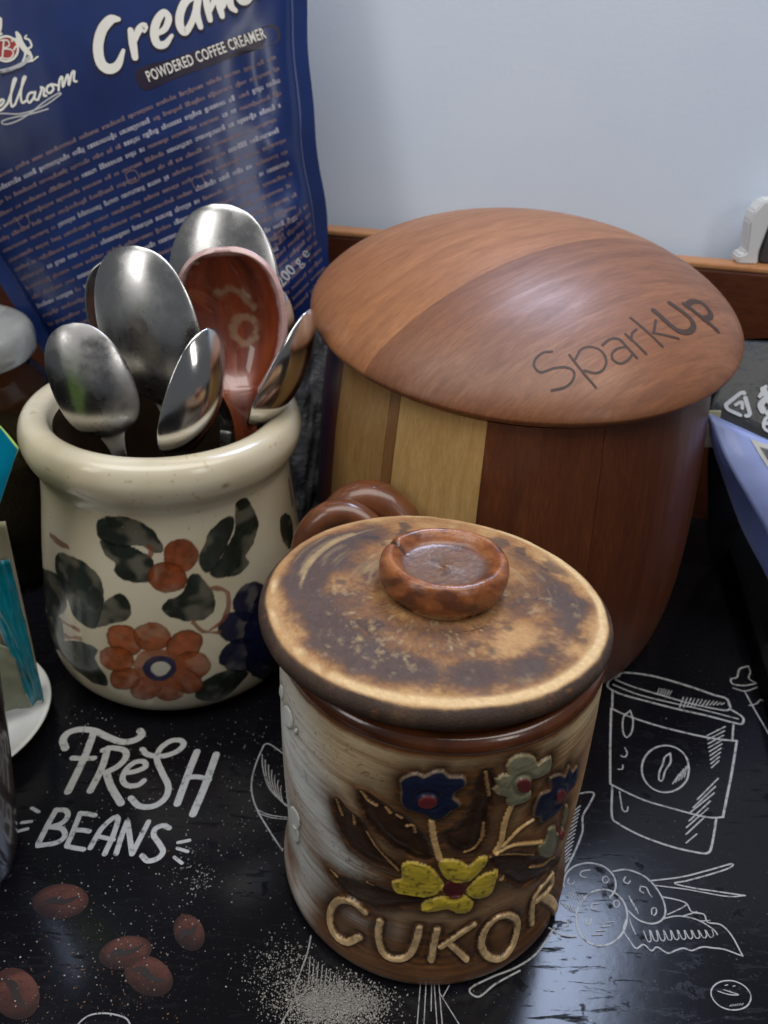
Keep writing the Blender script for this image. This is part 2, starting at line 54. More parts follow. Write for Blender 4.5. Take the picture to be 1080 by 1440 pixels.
J_LEAVES=[[(-21.8,80.8),(-17.8,79.7),(-13.1,77.8),(-8.4,74.7),(-4.5,68.7),(-2.8,61.8),(-8.8,63.3),(-14.6,66.8),(-19.6,72.6)],[(-29.3,72.2),(-25.9,69.9),(-22.6,69.3),(-19.5,65.6),(-16.3,60.1),(-10.4,55.4),(-17.2,55.2),(-23.6,57.1),(-28.1,62.4)],[(-32.1,39.0),(-26.9,39.7),(-19.0,43.2),(-11.9,44.0),(-4.2,44.0),(-2.2,42.0),(-8.8,38.8),(-18.8,33.6),(-25.7,33.4)],[(9.3,94.3),(11.6,89.4),(10.3,79.2),(10.2,71.0),(8.4,64.3),(3.7,65.6),(0.6,72.0),(4.8,74.7),(7.5,85.0)],[(14.7,59.5),(22.3,57.2),(31.1,48.5),(39.1,40.2),(45.8,31.2),(33.0,38.0),(24.2,43.6)]]
J_RIDGES=[[1.54,[(-21.9,81.2),(-20.3,79.0),(-17.5,78.1)]],[1.96,[(-14.8,78.3),(-13.8,77.0)]],[1.72,[(-11.9,76.7),(-10.7,76.1)]],[1.38,[(-9.1,73.4),(-7.5,74.2),(-6.9,71.5)]],[1.47,[(-29.6,72.7),(-28.8,70.0),(-27.6,68.0)]],[1.4,[(-24.2,70.1),(-23.7,67.2)]],[1.12,[(-20.0,66.2),(-17.1,61.5),(-13.9,57.8),(-10.8,54.4)]],[1.68,[(-32.3,39.1),(-29.9,38.1)]],[1.33,[(-19.4,44.8),(-17.7,43.8)]],[1.14,[(10.5,75.1),(10.7,69.9),(9.1,65.5),(6.4,64.2)]],[1.59,[(9.5,94.2),(10.1,90.6),(11.2,85.6)]],[1.33,[(13.7,61.0),(20.3,58.5),(28.2,53.3)]],[1.78,[(28.4,47.4),(35.5,42.2),(40.0,41.2)]],[2.14,[(17.8,49.0),(18.8,49.0)]]]
J_DOTS=[[(-49.6,87.9),(-49.1,86.2),(-49.5,84.0),(-50.8,82.0),(-52.8,80.5),(-55.1,79.7),(-57.3,79.7),(-58.3,81.0),(-57.4,83.7),(-55.3,86.6),(-52.9,88.4),(-50.9,88.8)],[(-46.1,85.4),(-46.3,84.6),(-46.8,83.8),(-47.5,83.1),(-48.0,83.0),(-48.2,83.4),(-47.9,84.2),(-47.3,85.1),(-46.7,85.7),(-46.2,85.8)],[(-47.1,48.4),(-46.8,46.1),(-47.4,43.3),(-49.0,40.3),(-51.5,37.9),(-54.3,36.2),(-56.7,35.9),(-57.5,37.8),(-56.0,41.8),(-53.4,45.9),(-50.7,48.6),(-48.5,49.4)],[(-48.2,39.2),(-48.1,37.2),(-48.8,34.7),(-50.2,32.3),(-52.0,30.5),(-53.9,29.6),(-55.2,30.1),(-55.3,32.2),(-54.2,35.2),(-52.4,38.1),(-50.5,39.9),(-49.1,40.3)],[(-57.7,89.5),(-57.8,87.8),(-58.7,85.9),(-60.3,84.4),(-62.3,83.4),(-64.1,83.3),(-63.5,85.5),(-61.5,88.5),(-59.6,90.3),(-58.3,90.5)]]
P_GREEN=[[(-15.5,91.5),(-12.6,94.0),(-5.8,95.6),(0.8,94.8),(5.8,91.3),(8.7,86.9),(9.3,82.5),(6.9,82.2),(3.2,84.4),(-2.1,84.9),(-8.5,83.7),(-12.8,84.8),(-15.8,87.0)],[(-14.3,84.4),(-12.4,79.4),(-8.9,76.8),(-9.2,73.5),(-6.5,70.6),(-1.2,69.7),(3.5,71.0),(5.1,75.4),(5.1,79.0),(2.9,81.2),(-1.6,83.8),(-6.3,84.0)],[(-37.9,71.0),(-40.4,63.1),(-36.0,58.2),(-32.5,52.7),(-29.4,47.6),(-24.1,45.5),(-19.5,46.1),(-16.1,54.5),(-14.9,62.6),(-16.4,68.9),(-21.5,72.7),(-29.7,73.5)],[(-18.6,47.2),(-17.0,53.4),(-13.5,59.1),(-9.7,63.4),(-6.3,63.5),(-4.4,60.0),(-5.1,55.3),(-7.7,52.1),(-12.8,50.2)],[(-61.5,49.1),(-44.5,59.6),(-37.2,60.0),(-34.1,54.3),(-34.6,49.1),(-40.6,41.4),(-54.1,32.9),(-61.4,35.6)],[(-60.5,28.0),(-40.7,40.5),(-37.8,36.2),(-38.6,28.6),(-46.3,19.8),(-54.9,17.0)],[(-43.9,22.8),(-32.8,33.5),(-24.8,36.8),(-19.5,35.6),(-21.0,31.2),(-19.8,27.3),(-16.5,23.8),(-16.7,18.7),(-22.7,16.8),(-28.8,18.4),(-36.0,19.6)],[(37.4,90.4),(33.3,91.0),(28.4,87.8),(24.7,82.1),(22.8,76.0),(24.2,71.7),(28.1,73.3),(33.4,79.7),(37.2,86.4)],[(43.5,96.5),(40.5,96.2),(39.3,91.0),(38.2,84.7),(34.0,79.5),(29.5,74.3),(25.9,70.6),(30.0,68.1),(36.5,67.1),(42.0,69.7),(40.9,72.9),(45.5,76.4),(49.2,83.0),(47.6,91.2)],[(21.2,71.7),(18.2,71.0),(15.9,65.4),(10.6,62.6),(7.7,58.8),(10.0,55.2),(16.6,52.6),(22.4,52.3),(26.3,56.1),(26.0,63.2),(23.7,67.1)],[(16.2,14.1),(19.0,22.5),(25.0,24.8),(31.2,23.6),(36.5,18.7),(32.4,13.8),(24.9,8.7)],[(64.9,78.7),(72.6,75.0),(73.9,68.2),(68.9,62.2),(64.1,66.7),(62.7,73.4)]]
P_BERRY=[[(21.7,79.1),(20.8,76.4),(18.8,74.3),(16.3,73.4),(13.6,73.8),(11.2,75.3),(9.8,77.8),(9.4,80.7),(10.2,83.5),(12.1,85.7),(14.7,86.8),(17.5,86.4),(19.8,84.7),(21.4,82.1)],[(16.8,69.7),(15.5,67.4),(13.2,66.0),(10.3,65.7),(7.4,66.5),(5.0,68.2),(3.6,70.7),(3.5,73.4),(4.7,75.8),(7.1,77.4),(10.0,77.9),(13.0,77.0),(15.4,75.1),(16.8,72.4)]]
P_PETAL=[[(-2.6,39.8),(-4.5,37.8),(-7.0,37.0),(-9.8,37.4),(-12.2,38.9),(-13.8,41.3),(-14.1,44.3),(-13.2,47.1),(-11.1,49.3),(-8.4,50.3),(-5.7,50.0),(-3.4,48.3),(-2.0,45.6),(-1.7,42.5)],[(9.3,45.4),(8.3,42.8),(6.2,41.0),(3.4,40.2),(0.5,40.4),(-1.9,41.7),(-3.5,43.9),(-3.8,46.6),(-2.8,49.2),(-0.6,51.3),(2.2,52.3),(5.1,52.0),(7.5,50.5),(9.0,48.1)],[(20.0,44.1),(20.1,41.1),(19.0,38.4),(16.8,36.3),(14.1,35.2),(11.3,35.2),(9.1,36.5),(7.7,38.8),(7.6,41.7),(8.8,44.6),(10.9,47.0),(13.6,48.3),(16.4,48.1),(18.7,46.6)],[(22.2,29.5),(21.2,26.9),(19.2,25.2),(16.7,24.8),(14.0,25.8),(11.8,28.0),(10.5,30.6),(10.2,33.4),(11.2,36.0),(13.1,37.7),(15.7,38.1),(18.3,37.3),(20.6,35.2),(21.9,32.4)],[(18.6,20.0),(17.3,18.0),(15.2,17.4),(12.8,17.9),(10.5,19.7),(8.9,22.4),(8.1,25.4),(8.4,28.2),(9.7,30.1),(11.6,30.9),(14.0,30.5),(16.2,28.9),(17.9,26.2),(18.8,23.0)],[(11.9,19.3),(11.3,16.9),(9.7,15.1),(7.5,14.2),(5.2,14.2),(3.2,15.5),(1.9,17.5),(1.7,20.0),(2.4,22.5),(4.1,24.6),(6.2,25.6),(8.4,25.4),(10.3,24.1),(11.6,21.9)],[(4.1,23.4),(3.8,20.6),(2.4,17.8),(0.2,15.6),(-2.4,14.4),(-4.9,14.2),(-6.7,15.3),(-7.5,17.5),(-7.0,20.5),(-5.4,23.5),(-3.1,25.9),(-0.6,27.2),(1.7,27.1),(3.4,25.7)],[(-3.3,27.6),(-3.8,24.8),(-5.4,22.0),(-7.8,19.7),(-10.5,18.4),(-13.0,18.1),(-14.7,19.2),(-15.3,21.5),(-14.6,24.5),(-12.7,27.6),(-10.4,29.8),(-7.9,30.9),(-5.6,30.8),(-3.9,29.6)],[(-4.8,33.8),(-5.9,31.3),(-8.1,29.4),(-10.9,28.2),(-14.0,27.9),(-16.5,28.8),(-18.1,30.6),(-18.3,33.1),(-16.9,35.9),(-14.5,38.2),(-11.5,39.6),(-8.6,39.6),(-6.2,38.5),(-4.9,36.4)]]
P_RING=[[(10.0,31.5),(9.3,29.1),(7.6,27.1),(5.2,25.9),(2.7,26.0),(0.5,27.2),(-0.9,29.2),(-1.3,31.6),(-0.5,34.1),(1.2,36.2),(3.5,37.4),(6.0,37.3),(8.2,36.1),(9.6,34.1)],[(7.6,31.4),(7.2,30.1),(6.3,29.0),(5.1,28.5),(3.7,28.5),(2.6,29.1),(1.8,30.1),(1.6,31.5),(2.0,32.9),(2.9,34.0),(4.2,34.6),(5.5,34.6),(6.7,34.0),(7.4,32.8)]]
P_BLUE=[[(49.8,53.5),(51.3,49.1),(50.7,45.3),(48.3,43.0),(44.7,42.3),(40.9,43.4),(37.4,45.8),(34.8,49.3),(33.7,53.2),(34.1,56.9),(36.0,59.6),(39.1,60.7),(42.9,60.0),(46.7,57.5)],[(46.3,35.6),(44.6,33.3),(41.1,33.0),(36.8,34.2),(32.6,36.7),(29.1,40.1),(27.0,43.7),(26.6,47.1),(28.0,49.7),(30.9,50.9),(34.9,50.3),(39.3,47.7),(43.3,43.8),(45.9,39.4)],[(46.3,27.0),(46.1,23.0),(43.5,20.8),(39.3,20.5),(34.6,21.8),(30.3,24.4),(27.3,27.9),(25.9,31.3),(26.5,34.6),(28.7,37.2),(32.3,38.3),(36.6,37.6),(41.0,35.1),(44.5,31.3)],[(77.2,-13.9),(69.6,-11.5),(61.6,-7.5),(45.5,8.7),(40.3,15.1),(37.6,20.0),(36.3,24.7),(36.7,28.5),(38.6,30.3),(41.7,30.3),(45.3,28.2),(49.5,23.6),(53.4,17.4),(56.8,10.0)],[(59.7,35.4),(56.1,33.9),(51.8,34.3),(47.6,36.4),(44.2,39.7),(42.2,43.9),(41.7,48.2),(42.8,52.0),(45.4,54.3),(49.2,54.6),(53.6,52.7),(57.8,48.7),(60.8,43.6),(61.5,38.7)],[(71.7,12.0),(64.3,12.0),(63.2,6.0),(53.9,10.7),(45.6,17.5),(39.9,24.7),(36.8,31.7),(36.2,38.1),(37.9,43.2),(41.7,46.0),(47.4,45.4),(54.2,41.1),(61.0,33.5),(67.9,22.5)]]
P_LINES=[[2.05,[(-44.5,75.6),(-31.8,76.7)]],[1.09,[(-39.6,40.2),(-27.6,41.7)]],[1.06,[(-37.3,33.6),(-26.8,37.9)]],[1.17,[(25.9,64.5),(31.2,61.5),(31.5,55.7),(28.8,49.5),(23.7,46.4)]],[1.16,[(17.9,51.2),(20.8,46.9),(26.7,44.4)]],[2.29,[(79.8,87.3),(79.8,82.9),(79.9,76.7)]],[0.87,[(4.5,80.6),(5.3,83.1),(4.2,84.4)]]]
L_TEXT=[[1.0,[(0.3,-67.6),(-2.8,-68.1),(-5.5,-70.5),(-5.9,-73.0),(-3.8,-74.8),(0.6,-73.4),(4.7,-72.8),(7.3,-74.0),(6.9,-76.6),(4.3,-79.0),(-0.3,-80.2)]],[1.0,[(6.1,-68.4),(10.1,-73.6),(14.6,-78.0)]],[0.98,[(8.0,-69.8),(10.2,-66.1),(13.7,-64.5),(17.3,-65.5),(18.8,-68.6),(17.5,-72.0),(14.6,-73.6),(10.9,-73.3)]],[1.15,[(17.9,-63.2),(21.0,-60.2),(24.2,-59.5),(26.3,-61.6),(30.0,-65.3)]],[0.95,[(26.4,-62.0),(23.0,-63.6),(21.0,-66.0),(21.3,-68.0),(23.6,-68.8),(26.5,-67.0),(28.3,-64.6)]],[1.18,[(26.8,-56.8),(33.6,-62.7)]],[1.04,[(28.7,-58.9),(29.3,-55.9),(31.2,-53.6)]],[1.25,[(29.8,-48.8),(40.3,-57.6)]],[1.11,[(39.5,-46.5),(37.8,-52.8)]],[1.1,[(37.3,-53.1),(47.5,-51.5)]],[2.72,[(39.6,-41.7),(45.4,-46.8),(49.0,-47.8),(52.9,-45.7),(55.3,-41.7),(54.0,-38.1),(47.3,-34.3)]],[2.79,[(53.8,-31.3),(60.2,-34.5),(66.4,-37.0)]],[2.85,[(54.8,-31.2),(58.4,-26.5),(63.1,-24.4),(65.6,-27.6),(64.3,-31.6),(60.6,-34.9)]]]
L_SEAM=[(-63.0,-60.5),(1.3,-14.1)]
Q_CREAMER=[[[1.85,3.69,4.13,4.29,4.32,4.05,3.32,1.58],[(52.3,238.8),(49.0,239.4),(44.1,236.6),(40.3,231.2),(39.0,225.1),(41.3,221.8),(45.5,222.2),(49.9,226.9)]],[[2.57,3.44,2.74],[(55.6,233.4),(54.8,228.8),(53.7,223.2)]],[[1.87,3.0,3.0,1.57],[(55.4,228.7),(59.1,232.8),(62.0,233.5),(61.1,231.8)]],[[1.87,2.58,2.86,2.71,3.43,3.59,3.32,2.74,1.44],[(66.0,229.4),(69.9,230.5),(72.8,234.0),(71.5,236.5),(67.6,234.1),(64.8,229.8),(64.7,225.7),(67.8,224.8),(71.8,227.3)]],[[2.14,3.14,3.44,3.45,2.89,2.59,2.58],[(86.8,239.4),(81.9,238.3),(78.0,234.3),(76.4,229.9),(77.6,227.2),(82.0,230.5),(86.6,236.5)]],[[2.86,3.16,2.32],[(88.3,239.6),(85.0,233.4),(84.7,227.6)]],[[2.57,2.88,2.32],[(91.6,240.9),(90.2,235.0),(89.6,229.3)]],[[1.73,2.73,3.04,2.32],[(90.3,232.1),(95.6,237.4),(95.3,233.1),(95.1,229.5)]],[[1.88,2.74,2.9,1.89],[(96.7,232.8),(100.7,237.5),(100.1,232.4),(101.5,230.2)]],[[2.17,2.61,2.6,2.88,3.04,2.91,2.33,1.31],[(105.2,237.2),(108.5,237.9),(109.8,240.4),(107.2,241.0),(104.7,237.3),(104.9,233.4),(107.4,232.4),(111.1,234.2)]],[[2.32,2.91,2.19],[(113.3,241.1),(113.3,237.6),(113.2,233.8)]],[[1.75,2.61,2.48],[(113.7,237.6),(116.9,241.1),(119.3,241.0)]]]
Q_BRAND=[[1.11,[(-20.8,216.6),(-14.2,225.0),(-10.2,228.1),(-9.3,226.4),(-11.9,223.6),(-15.5,223.2),(-13.2,221.7),(-13.6,218.9),(-18.0,218.8)]],[0.96,[(-11.4,220.9),(-8.6,221.0),(-6.6,222.3),(-7.5,223.0),(-9.8,221.5),(-10.4,219.3),(-8.2,219.6),(-5.4,221.0)]],[0.95,[(-5.4,221.0),(0.2,227.0),(1.9,228.9),(0.6,228.6),(-3.0,223.2),(-4.4,219.3),(-2.6,219.6)]],[0.95,[(-2.6,219.6),(4.0,226.2),(6.2,228.4),(4.9,228.1),(1.4,222.6),(0.6,219.4),(2.4,219.6)]],[0.95,[(6.9,221.8),(5.0,221.9),(3.2,220.1),(3.6,218.5),(6.2,219.8),(7.9,221.9),(6.4,219.3),(7.5,218.6)]],[0.95,[(7.8,218.6),(11.0,222.1),(10.5,222.9),(12.0,221.8),(10.7,219.4),(11.8,219.1)]],[0.95,[(15.6,222.6),(13.5,222.1),(12.7,220.3),(13.9,219.6),(15.9,220.7),(15.6,222.5),(17.8,221.6)]],[0.94,[(17.7,219.6),(19.6,223.1),(21.2,224.1),(20.0,220.3),(23.0,223.6),(24.0,224.1),(22.7,220.3),(25.7,224.3),(27.0,224.7),(25.4,221.4),(26.4,220.8)]]]
Q_SWASH=[[0.59,[(-20.3,219.4),(-10.6,218.1),(-1.6,215.5),(8.5,215.5),(16.8,217.5),(18.3,218.2),(16.3,218.4),(9.1,216.8),(3.2,214.8),(-4.2,213.3),(-10.1,213.5),(-11.2,214.9),(-6.8,215.1),(2.9,214.2),(10.5,214.0)]]]
Q_RED=[(7.4,239.2),(6.8,238.1),(5.8,237.2),(4.6,236.5),(3.3,236.1),(1.9,236.0),(0.6,236.2),(-0.6,236.7),(-1.7,237.5),(-2.4,238.5),(-2.7,239.6),(-2.8,240.8),(-2.4,242.0),(-1.8,243.1),(-0.8,244.0),(0.4,244.7),(1.7,245.1),(3.1,245.2),(4.4,245.0),(5.6,244.5),(6.6,243.7),(7.4,242.7),(7.7,241.6),(7.8,240.4)]
Q_B=[[0.65,[(3.0,244.0),(-0.3,238.1)]],[0.57,[(1.6,244.2),(4.5,243.3),(4.2,241.3),(1.5,241.0),(4.4,239.8),(4.7,237.9),(2.1,236.8),(-1.4,238.2)]]]
Q_CROWN=[[1.84,[(1.6,246.8),(3.4,249.1),(4.6,251.6)]],[0.85,[(0.3,247.6),(1.5,246.5),(3.0,246.4)]]]
Q_LION=[[[1.28,2.28,2.57,2.43,1.87],[(9.3,245.0),(9.5,243.6),(9.3,241.2),(10.1,238.4),(11.3,236.4)]],[0.71,[(8.6,242.4),(7.0,243.4),(6.1,242.6)]],[0.72,[(8.8,240.6),(6.9,240.3),(5.6,239.4)]],[[1.43,1.01,0.72,0.58],[(11.3,236.4),(11.8,234.8),(10.9,233.6),(9.6,233.4)]],[[1.29,0.86,0.72],[(10.2,237.7),(8.9,235.6),(7.4,234.3)]],[[0.72,0.86,0.86,0.71,0.57],[(11.2,238.1),(13.3,238.6),(13.3,241.1),(11.7,242.2),(12.9,243.0)]],[0.65,[(11.1,233.2),(13.5,233.9),(14.3,234.1)]]]
Q_RIBBON=[[1.59,[(-5.9,233.8),(-2.0,233.1),(2.0,232.9),(6.3,233.3),(9.1,234.1),(10.6,234.8)]]]
Q_BAND=[(52.8,218.4),(68.0,218.8),(84.4,219.7),(101.0,220.7),(116.1,221.6),(115.9,215.0),(100.5,213.6),(84.0,212.3),(67.8,211.1),(52.9,210.0)]
Q_T=[(56.1,212.6),(111.3,217.4),(-3.8,231.5),(6.6,231.1),(84.0,112.9),(100.0,122.3)]
Q_PAR=[(-21.6,195.1),(118.9,209.8),(-25.5,173.1),(-21.8,138.6),(97.5,155.8),(72.4,148.4),(84.5,138.1),(105.9,148.6)]


# ------------------------------------------------------------------ helpers (all shapes in millimetres)
def lin(*c):
    return tuple((x/255/12.92 if x/255 <= .04045 else ((x/255+.055)/1.055)**2.4) for x in c)
def ss(a, b, x):
    t = np.clip((x-a)/(b-a), 0, 1); return t*t*(3-2*t)
_rn = {}
def vnoise(x, y, seed=0):
    if seed not in _rn: _rn[seed] = np.random.default_rng(seed).random((256, 256))
    G = _rn[seed]; xi = np.floor(x).astype(int); yi = np.floor(y).astype(int); fx = x-xi; fy = y-yi
    fx = fx*fx*(3-2*fx); fy = fy*fy*(3-2*fy)
    g = lambda a, b: G[a & 255, b & 255]
    return (g(xi, yi)*(1-fx)+g(xi+1, yi)*fx)*(1-fy)+(g(xi, yi+1)*(1-fx)+g(xi+1, yi+1)*fx)*fy
def fbm(x, y, seed=0, o=4):
    s = 0; a = .5
    for k in range(o): s = s+a*vnoise(x*2**k, y*2**k, seed+k); a *= .5
    return s/(1-.5**o)
def catmull(P, step=.7, closed=False):
    P = [np.array(q, float) for q in P]; n = len(P); out = []
    segs = n if closed else n-1
    for i in range(segs):
        p0 = P[(i-1) % n] if closed or i > 0 else 2*P[0]-P[1]
        p1 = P[i]; p2 = P[(i+1) % n]
        p3 = P[(i+2) % n] if closed or i+2 < n else 2*P[-1]-P[-2]
        m = max(2, int(np.linalg.norm((p2-p1)[:2])/step))
        for k in range(m):
            t = k/m
            out.append(.5*((2*p1)+(-p0+p2)*t+(2*p0-5*p1+4*p2-p3)*t*t+(-p0+3*p1-3*p2+p3)*t**3))
    if not closed: out.append(P[-1])
    return np.array(out)
def link(o, parent=None):
    sc.collection.objects.link(o)
    if parent is not None: o.parent = parent
    return o
def tag(o, label=None, cat=None, group=None, kind=None):
    if label: o['label'] = label
    if cat: o['category'] = cat
    if group: o['group'] = group
    if kind: o['kind'] = kind
    return o
def thing(name, loc, label, cat, group=None):
    o = bpy.data.objects.new(name, None); o.location = [c*.001 for c in loc]; o.empty_display_size = .01
    return tag(link(o), label, cat, group)
def mesh(name, V, Fc, mat, parent=None, origin=(0, 0, 0), smooth=True, col=None, nrm=None, loc=None):
    """V in mm (world unless origin given); origin is subtracted"""
    V = (np.asarray(V, float)-np.array(origin, float))*.001
    me = bpy.data.meshes.new(name)
    me.from_pydata(V.tolist(), [], Fc if isinstance(Fc, list) else Fc.tolist()); me.update()
    if col is not None:
        ca = me.color_attributes.new('Col', 'FLOAT_COLOR', 'POINT')
        c4 = np.ones((len(V), 4), np.float32); c4[:, :3] = col; ca.data.foreach_set('color', c4.ravel())
    me.polygons.foreach_set('use_smooth', [smooth]*len(me.polygons))
    if nrm is not None: me.normals_split_custom_set_from_vertices(nrm.tolist())
    if mat: me.materials.append(mat)
    o = bpy.data.objects.new(name, me); link(o, parent)
    if loc is not None: o.location = [c*.001 for c in loc]
    return o
def gridfaces(nu, nv, wrap=False):
    """nu columns, nv rows; index = i*nv + j"""
    i = np.arange(nu if wrap else nu-1)[:, None]; j = np.arange(nv-1)[None, :]
    i2 = (i+1) % nu
    a = i*nv+j; b = i2*nv+j; c = i2*nv+j+1; d = i*nv+j+1
    return np.stack([a+0*j, b+0*j, c+0*j, d+0*j], -1).reshape(-1, 4)
def lathe(prof, n=96, step=None):
    P = np.array(prof, float) if step is None else catmull(prof, step)
    th = np.arange(n)*2*np.pi/n
    V = np.stack([np.cos(th)[:, None]*P[None, :, 0], np.sin(th)[:, None]*P[None, :, 0], np.repeat(P[None, :, 1], n, 0)], -1)
    return V.reshape(-1, 3), gridfaces(n, len(P), True)
def ribbons(strokes, f, lift=.12, step=.6):
    """strokes [width|[widths], pts] in surface mm -> verts, faces through f(a, b, lift)"""
    V = []; Fc = []
    for k, (wd, pts) in enumerate(strokes):
        if isinstance(wd, list): Q = catmull([(*q, ww) for q, ww in zip(pts, wd)], step)
        else: Q = catmull([(*q, wd) for q in pts], step)
        d = np.gradient(Q[:, :2], axis=0); d /= np.linalg.norm(d, axis=1)[:, None]+1e-9
        nrm = np.stack([-d[:, 1], d[:, 0]], 1); h = Q[:, 2:3]/2
        L = Q[:, :2]+nrm*h; Rr = Q[:, :2]-nrm*h; n = len(Q); b = len(V)
        lf = lift+.012*(k % 12)
        def put(q): V.append(f(q[0], q[1], lf))
        for i in range(n): lf = lift+.012*(k % 12)+.010*i/n; put(L[i]); put(Rr[i])
        for i in range(n-1): Fc.append([b+2*i+1, b+2*i+3, b+2*i+2, b+2*i])
        for (i, s) in ((0, -1), (n-1, 1)):
            lf = lift+.012*(k % 12)+.010*i/n+.001; b2 = len(V); put(Q[i, :2]); a0 = math.atan2(*(nrm[i]*s)[::-1]); m = 6
            for q in range(m+1):
                a = a0-math.pi*q/m
                put(Q[i, :2]+h[i]*np.array([math.cos(a), math.sin(a)]))
            for q in range(m): Fc.append([b2, b2+2+q, b2+1+q])
    return np.array(V), Fc
def polyfill(P, f, lift=.1, rings=3):
    """fan fill of a star-shaped outline with inner rings"""
    P = catmull(P, 1.0, True); c = P.mean(0); V = [f(c[0], c[1], lift)]; n = len(P); Fc = []
    for k in range(1, rings+1):
        for q in P: z = c+(q-c)*k/rings; V.append(f(z[0], z[1], lift))
    for i in range(n): Fc.append([0, 1+i, 1+(i+1) % n])
    for k in range(rings-1):
        for i in range(n):
            a = 1+k*n; Fc.append([a+i, a+n+i, a+n+(i+1) % n, a+(i+1) % n])
    return np.array(V), Fc
def textmesh(body, f, a0, a1, height, lift=.15, bold=.0, spacing=1.0):
    """built-in lettering laid from a0 to a1 (surface mm) with cap height"""
    cu = bpy.data.curves.new('t', 'FONT'); cu.body = body; cu.offset = bold; cu.space_character = spacing; cu.resolution_u = 3
    ob = bpy.data.objects.new('t', cu); sc.collection.objects.link(ob); bpy.context.view_layer.update()
    me = ob.evaluated_get(bpy.context.evaluated_depsgraph_get()).to_mesh()
    V = np.array([v.co[:2] for v in me.vertices]); Fc = [list(q.vertices) for q in me.polygons]
    bpy.data.objects.remove(ob); bpy.data.curves.remove(cu)
    V[:, 0] -= V[:, 0].min(); wd = V[:, 0].max(); hh = .69
    a0 = np.array(a0); a1 = np.array(a1); e = (a1-a0); n = np.array([-e[1], e[0]])/np.linalg.norm(e)
    return np.array([f(*(a0+e*(v[0]/wd)+n*(v[1]/hh*height)), lift) for v in V]), Fc
def join(parts):
    V = []; Fc = []; b = 0
    for v, f in parts:
        V.append(np.asarray(v)); Fc += [[i+b for i in q] for q in (f if isinstance(f, list) else f.tolist())]; b += len(v)
    return np.concatenate(V), Fc
def box(cx, cy, cz, sx, sy, sz, bev=0):
    bm = bmesh.new(); bmesh.ops.create_cube(bm, size=1)
    for v in bm.verts: v.co = Vector((v.co.x*sx, v.co.y*sy, v.co.z*sz))
    if bev: bmesh.ops.bevel(bm, geom=list(bm.edges), offset=bev, segments=2, affect='EDGES', profile=.5)
    V = np.array([v.co for v in bm.verts])+[cx, cy, cz]; Fc = [[v.index for v in q.verts] for q in bm.faces]; bm.free()
    return V, Fc
def rotz(V, a, c=(0, 0)):
    V = np.array(V, float); s, k = math.sin(a), math.cos(a); x = V[:, 0]-c[0]; y = V[:, 1]-c[1]
    V[:, 0] = c[0]+x*k-y*s; V[:, 1] = c[1]+x*s+y*k; return V
def tube(P, rad, n=16, flat=1.0):
    P = np.array(P, float); m = len(P); rad = np.broadcast_to(rad, (m,)); V = []
    T = np.gradient(P, axis=0); T /= np.linalg.norm(T, axis=1)[:, None]
    ref = np.array([0, 0, 1.]) if abs(T[0, 2]) < .9 else np.array([1., 0, 0])
    for i in range(m):
        a = ref-T[i]*(ref@T[i]); a /= np.linalg.norm(a); ref = a; b = np.cross(T[i], a)
        for k in range(n):
            q = 2*np.pi*k/n; V.append(P[i]+rad[i]*(np.cos(q)*a+flat*np.sin(q)*b))
    Fc = [[i*n+k, i*n+(k+1) % n, (i+1)*n+(k+1) % n, (i+1)*n+k] for i in range(m-1) for k in range(n)]
    Fc += [list(range(n))[::-1], [(m-1)*n+k for k in range(n)]]
    return np.array(V), Fc
